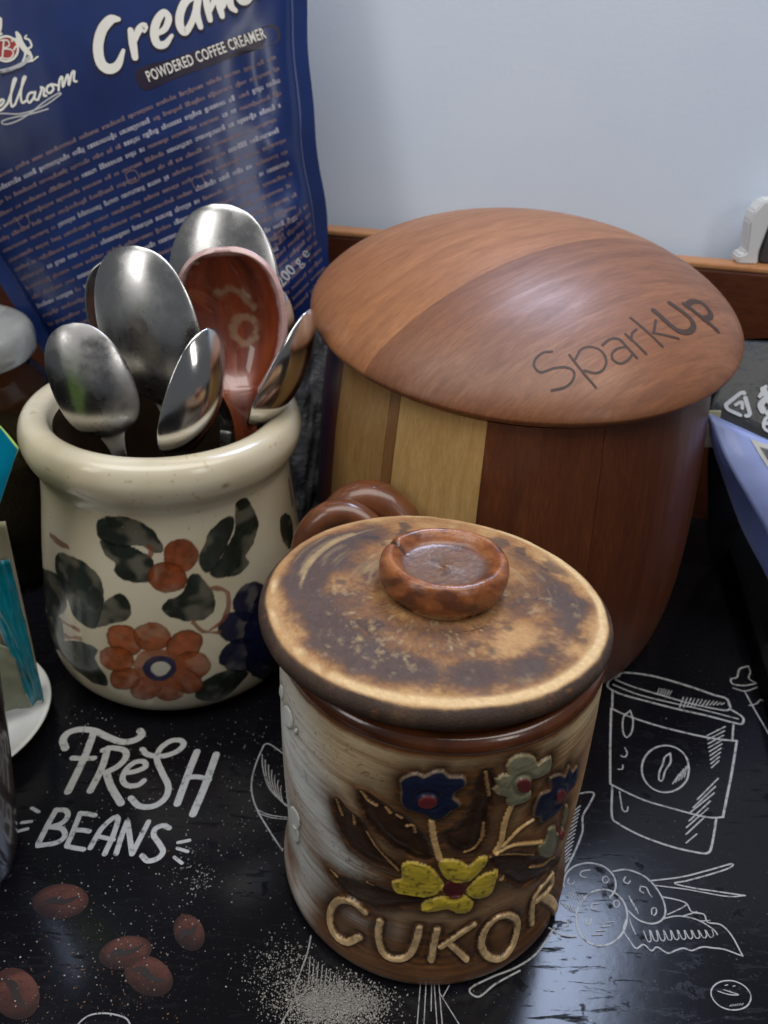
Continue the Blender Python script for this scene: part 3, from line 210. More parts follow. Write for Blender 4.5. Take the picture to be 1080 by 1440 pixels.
# ------------------------------------------------------------------ materials
class NT:
    def __init__(s, name):
        s.m = bpy.data.materials.new(name); s.m.use_nodes = True; s.t = s.m.node_tree; s.b = s.t.nodes['Principled BSDF']; s.o = s.t.nodes['Material Output']
    def n(s, typ, **k):
        q = s.t.nodes.new(typ)
        for a, v in k.items():
            if a in q.inputs.keys(): q.inputs[a].default_value = v
            else: setattr(q, a, v)
        return q
    def l(s, a, b): s.t.links.new(a, b)
    def P(s, **k):
        for a, v in k.items():
            s.b.inputs[a.replace('_', ' ')].default_value = (*v, 1) if isinstance(v, tuple) and len(v) == 3 else v
        return s
    def coord(s, scale=(1, 1, 1), rot=(0, 0, 0), kind='Object'):
        tc = s.n('ShaderNodeTexCoord'); mp = s.n('ShaderNodeMapping'); mp.inputs['Scale'].default_value = scale; mp.inputs['Rotation'].default_value = rot
        s.l(tc.outputs[kind], mp.inputs[0]); return mp.outputs[0]
    def noise(s, vec, scale, detail=4, rough=.55, dist=0):
        q = s.n('ShaderNodeTexNoise'); q.inputs['Scale'].default_value = scale; q.inputs['Detail'].default_value = detail; q.inputs['Roughness'].default_value = rough; q.inputs['Distortion'].default_value = dist
        s.l(vec, q.inputs['Vector']); return q.outputs['Fac']
    def ramp(s, fac, stops):
        q = s.n('ShaderNodeValToRGB'); e = q.color_ramp.elements
        while len(e) < len(stops): e.new(.5)
        for k, (pos, c) in enumerate(stops): e[k].position = pos; e[k].color = (*c, 1) if isinstance(c, tuple) else (c, c, c, 1)
        s.l(fac, q.inputs[0]); return q.outputs[0]
    def mix(s, fac, a, b, mode='MIX'):
        q = s.n('ShaderNodeMix'); q.data_type = 'RGBA'; q.blend_type = mode
        for sock, v in ((q.inputs[0], fac), (q.inputs[6], a), (q.inputs[7], b)):
            if isinstance(v, (int, float)): sock.default_value = v
            elif isinstance(v, tuple): sock.default_value = (*v, 1)
            else: s.l(v, sock)
        return q.outputs[2]
    def math(s, op, a, b=0.0):
        q = s.n('ShaderNodeMath'); q.operation = op
        for sock, v in ((q.inputs[0], a), (q.inputs[1], b)):
            if isinstance(v, (int, float)): sock.default_value = v
            else: s.l(v, sock)
        return q.outputs[0]
    def base(s, c): s.l(c, s.b.inputs['Base Color']); return s
    def rough(s, c): s.l(c, s.b.inputs['Roughness']); return s
    def bump(s, h, strength=.3, dist=.0005):
        q = s.n('ShaderNodeBump'); q.inputs['Strength'].default_value = strength; q.inputs['Distance'].default_value = dist
        s.l(h, q.inputs['Height']); s.l(q.outputs[0], s.b.inputs['Normal']); return s
    def attr(s):
        q = s.n('ShaderNodeAttribute'); q.attribute_name = 'Col'; return q.outputs['Color']
def plain(name, c, rough=.5, var=.15, scale=60, **k):
    m = NT(name); m.P(Roughness=rough, **k); v = m.coord(); n = m.noise(v, scale)
    m.base(m.ramp(n, [(.25, tuple(x*(1-var) for x in c)), (.75, tuple(min(1, x*(1+var)) for x in c))]))
    return m.m

# ================================================================== SETTING: wall, tray
m = NT('painted_wall'); v = m.coord(); n = m.noise(v, 9, 3); n2 = m.noise(v, 420, 2)
n3_ = m.noise(m.coord((1, 1, .35)), 16, 5, .6); n4_ = m.noise(v, 5, 2); m.base(m.mix(m.ramp(n3_, [(.5, 0.), (.8, .25)]), m.ramp(n, [(.3, (.68, .79, .96)), (.7, (.73, .83, .98))]), (.62, .72, .88))).P(Roughness=.75).bump(m.math('ADD', n2, m.math('MULTIPLY', n4_, 6.0)), .10, .0008); WALL = m.m
yb = -math.atan(.215)
def back_line(t, off=0, z=0):     # a point along the tray's back edge, t mm to the right of x=-32
    c, s = math.cos(yb), math.sin(yb); return (-32+t*c-off*s, 455+t*s+off*c, z)
V, Fc = box(0, 0, 0, 1600, 12, 560); V = rotz(V, yb)+np.array(back_line(60, 30, 120))
o = mesh('wall', V, Fc, WALL, smooth=False); tag(o, kind='structure')



# tray -------------------------------------------------------------
m = NT('black_printed_board'); v = m.coord(); dust = m.noise(v, 900, 3, .6); cl = m.noise(v, 22, 4, .6)
st = m.noise(m.coord((1, 7, 1), (0, 0, -.2)), 60, 5, .7, .4); bl = m.noise(v, 95, 4, .6)
spk = m.math('MULTIPLY', m.ramp(dust, [(.66, 0.), (.72, 1.)]), m.ramp(cl, [(.42, 0.), (.62, 1.)]))
m.base(m.mix(spk, (.0045, .0043, .006), (.10, .095, .10)))
wear = m.math('MAXIMUM', m.ramp(st, [(.56, 0.), (.66, 1.)]), m.ramp(bl, [(.60, 0.), (.66, 1.)]))
m.rough(m.ramp(wear, [(0, .16), (1, .5)])); m.l(m.ramp(wear, [(0, .30), (1, .07)]), m.b.inputs['Specular IOR Level'])
m.bump(m.noise(v, 260, 3), .05, .0004); BOARD = m.m
m = NT('tray_wood'); v = m.coord((3, 60, 60), (0, 0, 0)); g = m.noise(v, 6, 5, .6, .6)
m.base(m.ramp(g, [(.25, (.06, .016, .007)), (.75, (.12, .034, .013))])).P(Roughness=.42).bump(g, .15, .0004); TRAYW = m.m
m = NT('lit_tray_wood_edge'); v = m.coord((3, 60, 60)); g = m.noise(v, 6, 5, .6, .6)
m.base(m.ramp(g, [(.25, (.36, .15, .06)), (.75, (.55, .27, .12))])).P(Roughness=.45); TRAYE = m.m  # lighter copy of the tray wood: window light painted into the top edge
m = NT('black_paint'); v = m.coord(); m.P(Roughness=.55); m.l(m.ramp(m.noise(v, 40), [(.3, .04), (.7, .08)]), m.b.inputs['Specular IOR Level'])
m.base(m.ramp(m.noise(v, 120), [(.3, (.0035, .003, .0035)), (.7, (.007, .006, .006))])); BLACKP = m.m
V, Fc = box(0, 0, 0, 1500, 900, 20); V = rotz(V, yb)+np.array(back_line(60, -432, -16.1)); o = mesh('countertop', V, Fc, BLACKP, smooth=False); tag(o, kind='structure')
tray = thing('serving_tray', (0, 250, 0), 'black tray printed with white coffee sketches, brown wooden back board behind the pots', 'tray')
TO = (0, 250, 0)
# floor panel: outline in plan, thickness 6 mm
fr = [(-330, 30), (129, 30), (190, 411), back_line(-320)[:2]]
V = [(x, y, 0) for x, y in fr]+[(x, y, -6) for x, y in fr]
mesh('base_panel', V, [[0, 1, 2, 3], [7, 6, 5, 4], [0, 4, 5, 1], [1, 5, 6, 2], [2, 6, 7, 3], [3, 7, 4, 0]], BOARD, tray, TO, smooth=False)
V, Fc = box(0, 0, 0, 760, 11, 151, 1.2); V = rotz(V, yb)+np.array(back_line(-36, 6.5, 67.0))
bp_ = mesh('back_board', V, Fc, TRAYW, tray, TO, smooth=False)
V, Fc = box(0, 0, 0, 760, 11.6, 3.2, 1.0); V = rotz(V, yb)+np.array(back_line(-36, 6.5, 143.9)); mesh('top_edge', V, Fc, TRAYE, bp_, (0, 0, 0), smooth=False).location = (0, -.25, 0)
a = math.atan2(381, 61); V, Fc = box(0, 0, 0, 386, 5, 17, 1); V = rotz(V, a)+np.array([159.5+2.7, 220.5-.4, 2.4])
mesh('side_board', V, Fc, BLACKP, tray, TO, smooth=False)
# printed drawings on the tray
m = NT('white_print'); v = m.coord(); n = m.noise(v, 420, 4, .65); n2 = m.noise(v, 40, 3)
m.base(m.ramp(n, [(.30, (.10, .10, .10)), (.46, (.40, .40, .385))])).P(Roughness=.4); m.l(m.ramp(n2, [(.3, .2), (.7, .4)]), m.b.inputs['Specular IOR Level']); PRINT = m.m
m = NT('thin_white_print'); v = m.coord(); n = m.noise(v, 500, 4, .65)
m.base(m.ramp(n, [(.30, (.08, .08, .085)), (.5, (.34, .34, .335))])).P(Roughness=.4, Specular_IOR_Level=.3); PRINT2 = m.m
m = NT('brown_bean_print'); v = m.coord(); n = m.noise(v, 130, 5, .7); n2 = m.noise(v, 900, 2)
m.base(m.mix(m.ramp(n2, [(.55, 0.), (.7, .6)]), m.attr(), (.012, .006, .005))).P(Roughness=.35, Specular_IOR_Level=.3); BEAN = m.m
flat = lambda a, b, h: (a, b, h)
for nm, st_, mt in (('fresh_lettering', M_FRESH, PRINT), ('beans_lettering', M_BEANS, PRINT), ('leaf_drawing', M_LEAFL, PRINT2), ('swirl_drawing', M_SWIRL[:1], PRINT2), ('swirl_drawing', M_SWIRL[1:], PRINT2), ('hatched_drawing', M_BOTL, PRINT2), ('stem_drawing', M_STEM, PRINT2), ('cup_drawing', M_CUP, PRINT2), ('berry_drawing', M_BERRIES, PRINT2), ('flower_drawing', M_DOODLE, PRINT2), ('bean_drawing', M_ICON, PRINT2), ('leaf_drawing', M_LEAFJ, PRINT2)):
    st_ = [[w_*(.84 if mt is PRINT else .68), q_] for w_, q_ in st_]; V, Fc = ribbons(st_, flat, .10); mesh(nm, V, Fc, mt, tray, TO, smooth=False)
BEAND = plain('dark_bean_crease', (.012, .005, .004), .4)
for k, (ol, cr) in enumerate(M_BEANPRINT):
    V, Fc = polyfill(ol, flat, .07+.03*k, 9); cc_ = V[0, :2]; ex_ = np.ptp(V[:, 0])/2; ey_ = np.ptp(V[:, 1])/2; qx = (V[:, 0]-cc_[0])/ex_; qy = (V[:, 1]-cc_[1])/ey_
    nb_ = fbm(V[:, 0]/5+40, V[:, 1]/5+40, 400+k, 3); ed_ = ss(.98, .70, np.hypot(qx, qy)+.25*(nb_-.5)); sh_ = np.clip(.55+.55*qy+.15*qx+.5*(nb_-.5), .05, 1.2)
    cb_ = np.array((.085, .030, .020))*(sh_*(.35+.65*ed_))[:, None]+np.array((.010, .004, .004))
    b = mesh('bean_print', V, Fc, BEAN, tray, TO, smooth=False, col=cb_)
    V, Fc = ribbons([[[.6, 2.4, 1.8, .5], cr]], flat, .14+.03*k); mesh('crease', V, Fc, BEAND, b, TO, smooth=False)

# ================================================================== SUGAR JAR
JX, JY, JR = 17.7, 184., 46.7
jar = thing('sugar_jar', (JX, JY, 0), 'brown and cream lidded clay jar lettered CUKOR with raised flowers, in front', 'jar')
JO = (JX, JY, 0)
def seg_dist(X, Y, P, closed):
    d = np.full(X.shape, 99.); n = len(P)
    for i in range(n if closed else n-1):
        a = P[i]; b = P[(i+1) % n]; e = b-a; L = e@e+1e-9
        t = np.clip(((X-a[0])*e[0]+(Y-a[1])*e[1])/L, 0, 1)
        d = np.minimum(d, np.hypot(X-a[0]-t*e[0], Y-a[1]-t*e[1]))
    return d
def sd(X, Y, P, width=None, pad=14):
    """signed distance to a polygon (width None) or to a stroke"""
    P = catmull(P, 1.2, width is None); D = np.full(X.shape, 99.)
    m_ = (X > P[:, 0].min()-pad) & (X < P[:, 0].max()+pad) & (Y > P[:, 1].min()-pad) & (Y < P[:, 1].max()+pad)
    x = X[m_]; y = Y[m_]; d = seg_dist(x, y, P, width is None)
    if width is None:
        ins = np.zeros(x.shape, bool); n = len(P)
        for i in range(n):
            a = P[i]; b = P[(i+1) % n]
            if a[1] == b[1]: continue
            c = ((a[1] > y) != (b[1] > y)) & (x < (b[0]-a[0])*(y-a[1])/(b[1]-a[1])+a[0]); ins ^= c
        d = np.where(ins, -d, d)
    else: d = d-width/2
    D[m_] = d; return D
NT_, NZ = 900, 350
s1 = (np.arange(NT_)/NT_-.5)*2*np.pi*JR
jp = catmull([(46.6, 0), (48.3, 2.5), (48.4, 7), (46.9, 15), (46.4, 26), (46.9, 45), (47.1, 62), (46.8, 86), (46.1, 102)], .4)
zz = np.linspace(0, 101.5, NZ); rr = np.interp(zz, jp[:, 1], jp[:, 0])
S, Z = np.meshgrid(s1, zz, indexing='ij')
H = np.zeros_like(S); REG = np.zeros(S.shape, int); DS = np.full(S.shape, 99.); DL = np.full(S.shape, 99.)
names = ['body']; COL = np.zeros((*S.shape, 3))
def reg(nm): names.append(nm); return len(names)-1
regs = []          # (id, mask, colour array)
nz1 = fbm(S/3.2, Z/3.2, 11); nz2 = fbm(S/22, Z/.9, 21); nz3 = fbm(S/13, Z/7, 31, 5); nz4 = fbm(S/1.1, Z/1.1, 41, 2)
soft = lambda d, e: ss(e, -e, d)
for lf in J_LEAVES:                                   # leaves: pressed in, dark
    d = sd(S, Z, lf)-.8+1.6*(nz1-.5); DL = np.minimum(DL, d)
    H += -.5*soft(d, 1.2)+.3*soft(d+2.2, 1.0)+.22*np.exp(-((d-.9)/.6)**2); regs.append(('leaf', d < -.1, np.array((.030, .0125, .006))*(.35+1.3*fbm(S/5, Z/2, 45, 3)[..., None])))
for wd, pt in J_RIDGES:
    d = sd(S, Z, pt, wd*.5); H += .6*soft(d, .4); regs.append(('leaf_edge', d < .1, np.array((.34, .19, .075))*(.35+.9*nz1[..., None])))
    DL = np.minimum(DL, d+.6)
for st_ in J_LETTERS:
    d = np.full(S.shape, 99.)
    for wd, pt in st_: d = np.minimum(d, sd(S, Z, pt, wd*.66))
    DS = np.minimum(DS, d); H += .6*soft(d, .22)-.45*np.exp(-((d-1.0)/.8)**2)
    regs.append(('letter', d < .05, np.array((.54, .37, .19))*(.45+1.0*fbm(S/1.6, Z/1.6, 47, 3)[..., None])))
for wd, pt in J_STEMS:
    d = sd(S, Z, pt, wd*.72); DS = np.minimum(DS, d+1.0); H += .6*soft(d, .35); regs.append(('stem', d < .1, np.array((.54, .34, .14))*(.7+.6*nz1[..., None])))
flow = []
fd = np.full(S.shape, 99.)
for pt in J_YELLOW: fd = np.minimum(fd, sd(S, Z, pt))
flow.append((fd, np.array((.48, .355, .035)), 0))
flow.append((sd(S, Z, J_BLUE[0]), np.array((.007, .010, .030)), 1)); flow.append((sd(S, Z, J_BLUE[1]), np.array((.007, .010, .030)), 2))
flow.append((sd(S, Z, J_GREY[0]), np.array((.17, .16, .10)), 3)); flow.append((sd(S, Z, J_GREY[1]), np.array((.14, .14, .09)), 4))
for d, c, k in flow:
    DS = np.minimum(DS, d); cd = sd(S, Z, J_CENTRES[k])
    H += .7*soft(d, .35)+.3*np.clip(-d/2.5, 0, 1)-.45*np.exp(-((cd-.9)/.7)**2)*(d < 0)+.5*soft(cd, .5)
    ve = ss(.62, .72, fbm(S/1.3+k*7, Z/1.3, 51, 3))*(.75 if k == 0 else .3)
    edge = .55*soft(-d-.35, .3)[..., None]
    cc = c*(.8+.45*nz1[..., None])*(1-ve[..., None]*.75)
    cc = cc*(1-edge)+edge*(np.array((.46, .30, .12))*.55+cc*.45)
    regs.append(('flower', d < .1, cc)); regs.append(('flower_centre', cd < 0, np.array((.11, .016, .018) if k else (.075, .012, .012))*(.7+.6*nz1[..., None])))
dd = np.full(S.shape, 99.)
for pt in J_DOTS:
    d = sd(S, Z, pt); dd = np.minimum(dd, d); H += .45*soft(d, .5); regs.append(('dot', d < .1, np.array((.74, .74, .70))*(.85+.2*nz1[..., None])))
# body colour: cream slip over brown, wiped along the turning lines
cream = np.array((.60, .45, .26)); white = np.array((.74, .77, .74)); brown = np.array((.20, .082, .025)); dark = np.array((.030, .013, .007)); orange = np.array((.44, .20, .055))
c = np.broadcast_to(cream, (*S.shape, 3)).copy()
def over(c, col, a): return c*(1-a[..., None])+col*a[..., None]
c = over(c, orange, np.clip(ss(-8, 30, S)*.9*(.25+1.0*nz3), 0, .8)*ss(99, 78, Z))
slant = Z+.30*(S+40)
wp = ss(-12, -30, S+.35*(Z-40)-3)*(.65+.6*nz3)*(.5+.5*ss(90, 58, Z)); c = over(c, white, np.clip(wp*1.3, 0, 1)*.95)
patch = ss(15, 4, np.abs((Z-49)+.55*(S+46)))*ss(-24, -42, S); c = over(c, np.array((.30, .15, .06)), np.clip(patch*(.15+.8*nz2*nz3*2), 0, .55))
low = ss(-40, -56, S)*ss(34, 12, Z); c = over(c, brown, np.clip(low*(.3+nz3), 0, .9))
c = over(c, brown, np.clip(ss(33, 14, Z)*(.45+1.2*nz2)*ss(-52, -30, S), 0, .9)); c = over(c, dark*1.8, np.clip(ss(30, 8, Z)*(.25+1.2*nz3)*ss(-50, -22, S), 0, .88)); c = over(c, dark*2.2, np.clip(ss(9, 2, Z)*(.3+.9*nz3), 0, .85))
stain = np.exp(-np.clip(DS, 0, 99)/4.8); c = over(c, brown*.6, np.clip(stain*(.6+.9*nz2), 0, .93))
c = over(c, dark, np.clip(np.exp(-np.clip(DS-.4, 0, 99)/2.6)*1.05, 0, .97))
sl = np.exp(-np.clip(DL, 0, 99)/4.2); c = over(c, brown*.5, np.clip(sl*(.7+.8*nz3), 0, .97)); c = over(c, dark, np.clip(np.exp(-np.clip(DL, 0, 99)/2.0)*1.05, 0, .97))
c = over(c, dark*1.3, np.clip(np.exp(-np.clip(dd, 0, 99)/.7)*.9, 0, .9))
c = over(c, brown, np.clip((nz2-.52)*2.4, 0, .55)*ss(-80, -10, S+0*Z)); c = over(c, dark*2, ss(.73, .78, nz4)*.5*ss(.45, .6, nz3))
c = over(c, np.array((.17, .058, .018)), ss(98.2, 100.6, Z+1.2*(nz1-.5)))
H += .10*(nz2-.5)+.07*(nz4-.5)+.25*(fbm(S/30, Z/25, 61, 2)-.5)
fs = fbm(S/16+3, Z/.45+3, 71, 3); fs2 = fbm(S/40+9, Z/1.6+9, 75, 3); c *= np.clip(.74+.36*fs+.20*fs2, .5, 1.15)[..., None]
c = over(c, brown*.8, ss(.58, .72, fs2)*.30*ss(-60, -20, S)); c = over(c, dark*2.5, ss(.66, .74, fs)*.3)
for k, (nm, mk, cc) in enumerate(regs):
    i = reg(nm); REG[mk] = i; c = np.where(mk[..., None], cc, c)
PH = S/JR; RAD = rr[None, :]+H
VJ = np.stack([RAD*np.sin(PH), -RAD*np.cos(PH), Z], -1)
du = np.roll(VJ, -1, 0)-np.roll(VJ, 1, 0); dv = np.gradient(VJ, axis=1); NJ = np.cross(du, dv); NJ /= np.linalg.norm(NJ, axis=-1)[..., None]
VJ = VJ.reshape(-1, 3); NJ = NJ.reshape(-1, 3); CJ = c.reshape(-1, 3); FJ = gridfaces(NT_, NZ, True); RF = REG.ravel()[FJ[:, 0]]
def glazed(name, rough=.28, coat=.35, bs=.12, sc_=700):
    m = NT(name); v = m.coord(); n = m.noise(v, sc_, 3); n2 = m.noise(v, 45, 4)
    m.base(m.attr()); m.rough(m.ramp(n2, [(.3, rough*.8), (.7, rough*1.45)])); m.P(Coat_Weight=coat, Coat_Roughness=.12, Specular_IOR_Level=.45).bump(n, bs, .0003); return m.m
GLAZE = glazed('slip_glaze', .36, .2, .22, 600)
done = {}
last_flower = None
for i, nm in enumerate(names):
    q = FJ[RF == i]
    if not len(q): continue
    u, inv = np.unique(q, return_inverse=True)
    par = jar
    if nm == 'flower_centre' and last_flower: par = last_flower
    ob = mesh(nm, VJ[u], inv.reshape(-1, 4), GLAZE, par, (0, 0, 0), True, CJ[u], NJ[u])
    if nm == 'flower': last_flower = ob
# rolled brown rim, inside and foot
def brownglaze(name, a=(.10, .028, .010), b=(.26, .085, .026), rough=.22):
    m = NT(name); v = m.coord(); n = m.noise(v, 70, 5, .6); n2 = m.noise(v, 600, 3)
    m.base(m.ramp(n, [(.3, a), (.7, b)])).P(Roughness=rough, Coat_Weight=.5, Coat_Roughness=.1).bump(n2, .12, .0003); return m.m
RIMG = brownglaze('brown_rim_glaze', (.05, .014, .006), (.13, .040, .014))
V, Fc = lathe([(45.9, 100.6), (46.6, 101.6), (46.7, 103.2), (46.0, 105), (44.4, 105.9), (42.5, 105.2), (41.8, 102), (41.6, 60), (41.6, 8), (20, 6), (0.01, 6)], 160, 1.2)
V[:, 2] += .7*np.sin(np.arctan2(V[:, 1], V[:, 0])*2+1)*(V[:, 2] > 98)*.5; mesh('rim', V, Fc, RIMG, jar, (0, 0, 0))
V, Fc = lathe([(46.7, .3), (44, .05), (0.01, .05)], 96); mesh('foot', V, Fc, RIMG, jar, (0, 0, 0))
# lid
NA, NR = 420, 190
lp = catmull([(0.01, 110.9), (14, 110.9), (30, 110.5), (40, 109.9), (45, 109.2), (47.2, 108.4), (48.6, 106.9), (48.9, 105.0), (48.0, 103.0), (45.5, 101.7), (42, 100.9), (30, 100.9), (0.01, 100.9)], .45)
th = np.arange(NA)/NA*2*np.pi; LA, LI = np.meshgrid(th, np.arange(len(lp)), indexing='ij'); r0 = lp[LI, 0]; z0 = lp[LI, 1]
nx = r0*np.cos(LA); ny = r0*np.sin(LA); top = (z0 > 106) & (LI < len(lp)*.6)
n1 = fbm(nx/9+50, ny/9+50, 71, 5); n2_ = fbm(nx/1.1+90, ny/1.1+90, 81, 3); n3 = fbm(LA*9+20*np.cos(LA), r0/1.3, 91, 4); n4 = fbm(nx/22+9, ny/22+3, 95, 3)
rw = r0*(1+.020*np.sin(LA*2+.6)+.010*np.sin(LA*3+2)); rw = np.where(r0 > 20, rw, r0)
zw = z0+np.where(LI < len(lp)*.55, .5*(n1-.5)+.16*(n2_-.5)+.25*(n3-.5), .4*(n1-.5))+.5*np.sin(LA+2)*(r0/49)**2
c = np.broadcast_to(np.array((.33, .165, .065)), (*LA.shape, 3)).copy()
n3 = .5*n3+.5*fbm(LA*5+12*np.cos(LA), r0/3.2, 92, 4); mid = n1*.35+n4*.4+n3*.25+.13*(n2_-.5)
c = over(c, np.array((.47, .285, .125)), ss(.46, .66, 1-mid+.25*(n3-.5))*.75)
ringb = (np.exp(-((r0-37)/7)**2)*(.45+.9*n4)+np.exp(-((r0-21)/6)**2)*.35)*(.72+.42*np.cos(LA+1.9)+.25*np.cos(2*LA+.4))
c = over(c, np.array((.17, .07, .03)), np.clip(ss(.34, .66, mid*.75+ringb*.42+.12*(n2_-.5)), 0, .9)*ss(47, 43, r0))
c = over(c, np.array((.075, .055, .050)), np.clip(ss(.44, .70, n1*.3+n4*.25+ringb*.38+.08*n2_+.16*n3), 0, .9)*ss(46, 42.5, r0))
c = over(c, np.array((.055, .04, .038)), ss(.60, .70, fbm(nx/9+4, ny/9+44, 101, 4))*.7*ss(44, 40, r0))
cr = np.exp(-((r0-45.5-1.3*(n4-.5))/1.15)**2)*(.10+1.1*ss(.30, .62, n1*.6+n3*.4+.22*np.sin(LA*1.0+2.2)))
c = over(c, np.array((.62, .435, .225)), np.clip(cr*1.25, 0, .95)*(z0 > 105))
c = over(c, np.array((.60, .42, .20)), np.clip((n3-.55)*2.0, 0, .5)*(r0 < 45)*ss(.40, .55, n4))
side = np.where(LI > 104, 1., ss(46.5, 47.4, r0+.5*(n1-.5))); c = over(c, np.array((.040, .025, .019)), np.clip(side*(.85+.3*n1), 0, .98)); c = over(c, np.array((.22, .085, .03)), side*ss(.6, .72, n3)*.6)
c *= (.72+.30*n2_+.28*fbm(nx/.45+7, ny/.45+7, 105, 2))[..., None]
m = NT('dry_clay'); v = m.coord(); n = m.noise(v, 1300, 4, .65); n2 = m.noise(v, 160, 3); m.base(m.attr()).P(Specular_IOR_Level=.22); m.rough(m.ramp(n2, [(.3, .55), (.7, .85)])); m.bump(n, .55, .0005); CLAY = m.m
V = np.stack([rw*np.cos(LA), rw*np.sin(LA), zw-100.9], -1).reshape(-1, 3)
lid = mesh('lid', V, gridfaces(NA, len(lp), True), CLAY, jar, (0, 0, 0), True, c.reshape(-1, 3))
lid.location = (-.0027, .0, .1047); lid.rotation_euler = (R(-3.7), R(3.8), 0)
# knob: a pinched ring of glazed clay with a dished top
kp = catmull([(0.01, 7.4), (8, 7.5), (11.6, 8.0), (13.4, 9.8), (14.8, 11.0), (16.4, 10.6), (17.5, 8.4), (17.6, 5.0), (16.6, 2.4), (15.2, .8), (14.8, -1.2)], .35)
KA, KI = np.meshgrid(np.arange(260)/260*2*np.pi, np.arange(len(kp)), indexing='ij'); r0 = kp[KI, 0]; z0 = kp[KI, 1]; kx = r0*np.cos(KA); ky = r0*np.sin(KA)
n1 = fbm(kx/5+8, ky/5+z0/4, 111, 4); n2_ = fbm(kx/1.0+30, ky/1.0+z0+30, 121, 3)
dent = np.exp(-((KA-2.72)/.07)**2)*ss(10, 15, r0); rw = r0*(1+.022*np.sin(2*KA+1)+.012*np.sin(3*KA)+.02*(n1-.5))-1.0*dent; zw = z0+.6*np.sin(KA+1.6)*(z0 > 3)-1.2*dent*ss(3, 9, z0)+.25*(n1-.5)
c = np.broadcast_to(np.array((.21, .062, .018)), (*KA.shape, 3)).copy(); c = over(c, np.array((.34, .12, .035)), ss(.45, .65, n1)*.8); c = over(c, np.array((.07, .022, .010)), ss(.55, .7, 1-n1)*.8)
c = over(c, np.array((.115, .062, .038)), ss(12.2, 9.5, r0)*ss(5, 6, z0)*(.55+.5*n1)); c = over(c, np.array((.20, .12, .07)), ss(12, 9, r0)*ss(5, 6, z0)*ss(.5, .75, n2_)*.6); c = over(c, np.array((.05, .03, .025)), ss(12, 9, r0)*ss(5, 6, z0)*ss(.55, .75, fbm(kx/3+50, ky/3+50, 125, 4))*.6); c = over(c, np.array((.09, .045, .03)), np.exp(-((r0-11.3)/1.0)**2)*(z0 > 5)*.6)
c = over(c, np.array((.50, .32, .14)), ss(3.8, 1.4, z0)*ss(.35, .6, n2_*.5+n1*.5)*.8); c = over(c, np.array((.03, .015, .01)), ss(.7, -.6, z0)*.9); c = over(c, np.array((.03, .012, .008)), np.clip(dent*1.2, 0, .8))
m = NT('knob_glaze'); v = m.coord(); n = m.noise(v, 500, 4); m.base(m.attr()).P(Roughness=.36, Coat_Weight=.25, Coat_Roughness=.15).bump(n, .5, .0005); KNOBG = m.m
k_ = mesh('knob', np.stack([rw*np.cos(KA), rw*np.sin(KA), zw], -1).reshape(-1, 3), gridfaces(260, len(kp), True), KNOBG, lid, (0, 0, 0), True, c.reshape(-1, 3)); k_.location = (.0010, .0005, .0100)
# double-roll handle at the back left
e = np.array((-.47, .883)); pe = np.array((.883, .47)); HG = brownglaze('handle_glaze', (.08, .024, .009), (.19, .060, .021), .34)
for rd, off in ((5.4, (0, 0, 0)), (6.8, (8.5, 9, 1.0))):
    P = catmull([(9, 228, 66), (4, 238, 80), (-2, 244, 92), (-11, 247, 98.5), (-20.5, 247, 97), (-27, 246, 88), (-28.5, 243, 74), (-24, 237, 56), (-12, 227, 44)], 1.5)+np.array(off); P[-3:] -= np.array(off)*.4
    V, Fc = tube(P-np.array(JO), rd, 20); V += (fbm(V[:, 0]/5+40, V[:, 2]/5+V[:, 1]/5+40, 131, 3)-.5)[:, None]*.9
    mesh('handle_roll', V, Fc, HG, jar, (0, 0, 0))

# ================================================================== CERAMIC POT WITH SPOONS
PX, PY = -90.3, 293.
pot = thing('ceramic_pot', (PX, PY, 0), 'cream glazed pot painted with orange and blue flowers, full of spoons', 'pot'); pot.rotation_euler = (0, R(1.5), 0)
pc = catmull([(45, 0), (51, 4), (55, 12), (56, 28), (53, 58), (49.5, 83), (48.6, 94), (49.6, 99), (52.6, 105), (53.5, 111), (51.5, 116.5), (47, 118.6), (43, 117.2), (41, 112.5)], .42)
fa = np.linspace(-1.75, 1.75, 560); ba = np.linspace(1.75, 2*np.pi-1.75, 100)[1:-1]; ang = np.concatenate([fa, ba])
PA, PI_ = np.meshgrid(ang, np.arange(len(pc)), indexing='ij'); r0 = pc[PI_, 0]; z0 = pc[PI_, 1]; S = 52*PA; Z = z0
n1 = fbm(S/4+60, Z/4, 141, 4); n2_ = fbm(S/1.2+60, Z/1.2, 151, 3); n3 = fbm(S/25+60, Z/25, 161, 3)
c = np.broadcast_to(np.array((.62, .555, .41)), (*PA.shape, 3)).copy(); c = over(c, np.array((.54, .455, .30)), ss(.35, .7, n3)*.7)
out_ = (PI_ < len(pc)*.86)
def paint(c, d, col, var=.6, e=.35, k=0, alpha=.96, rim=0.):
    st_ = fbm(S/2.5+k*13, Z/2.5+k*5, 171, 3); d = d+1.6*(n1-.5)-.35; a = ss(e, -e, d+.25*(n2_-.5))*alpha*out_*(1-.16*ss(.5, .8, fbm(S/6+k*3, Z/6+k, 181, 2)))
    cc = np.array(col)*(1-var/2+var*st_[..., None]*1.2); cc = cc*(1-rim*np.exp(-(np.clip(-d, 0, 9)/.8)**2)[..., None]); return over(c, cc, a)
for k, pt in enumerate(P_GREEN): c = paint(c, sd(S, Z, pt), (.007, .013, .010), 1.3, .3, k, .98, .4)
for k, pt in enumerate(P_BLUE): c = paint(c, sd(S, Z, pt), (.006, .008, .034), .9, .3, k+20, .98, .45)
for k, pt in enumerate(P_PETAL):
    d = sd(S, Z, pt); c = paint(c, d, (.255, .062, .018), .9, .3, k+40, .96, .55)
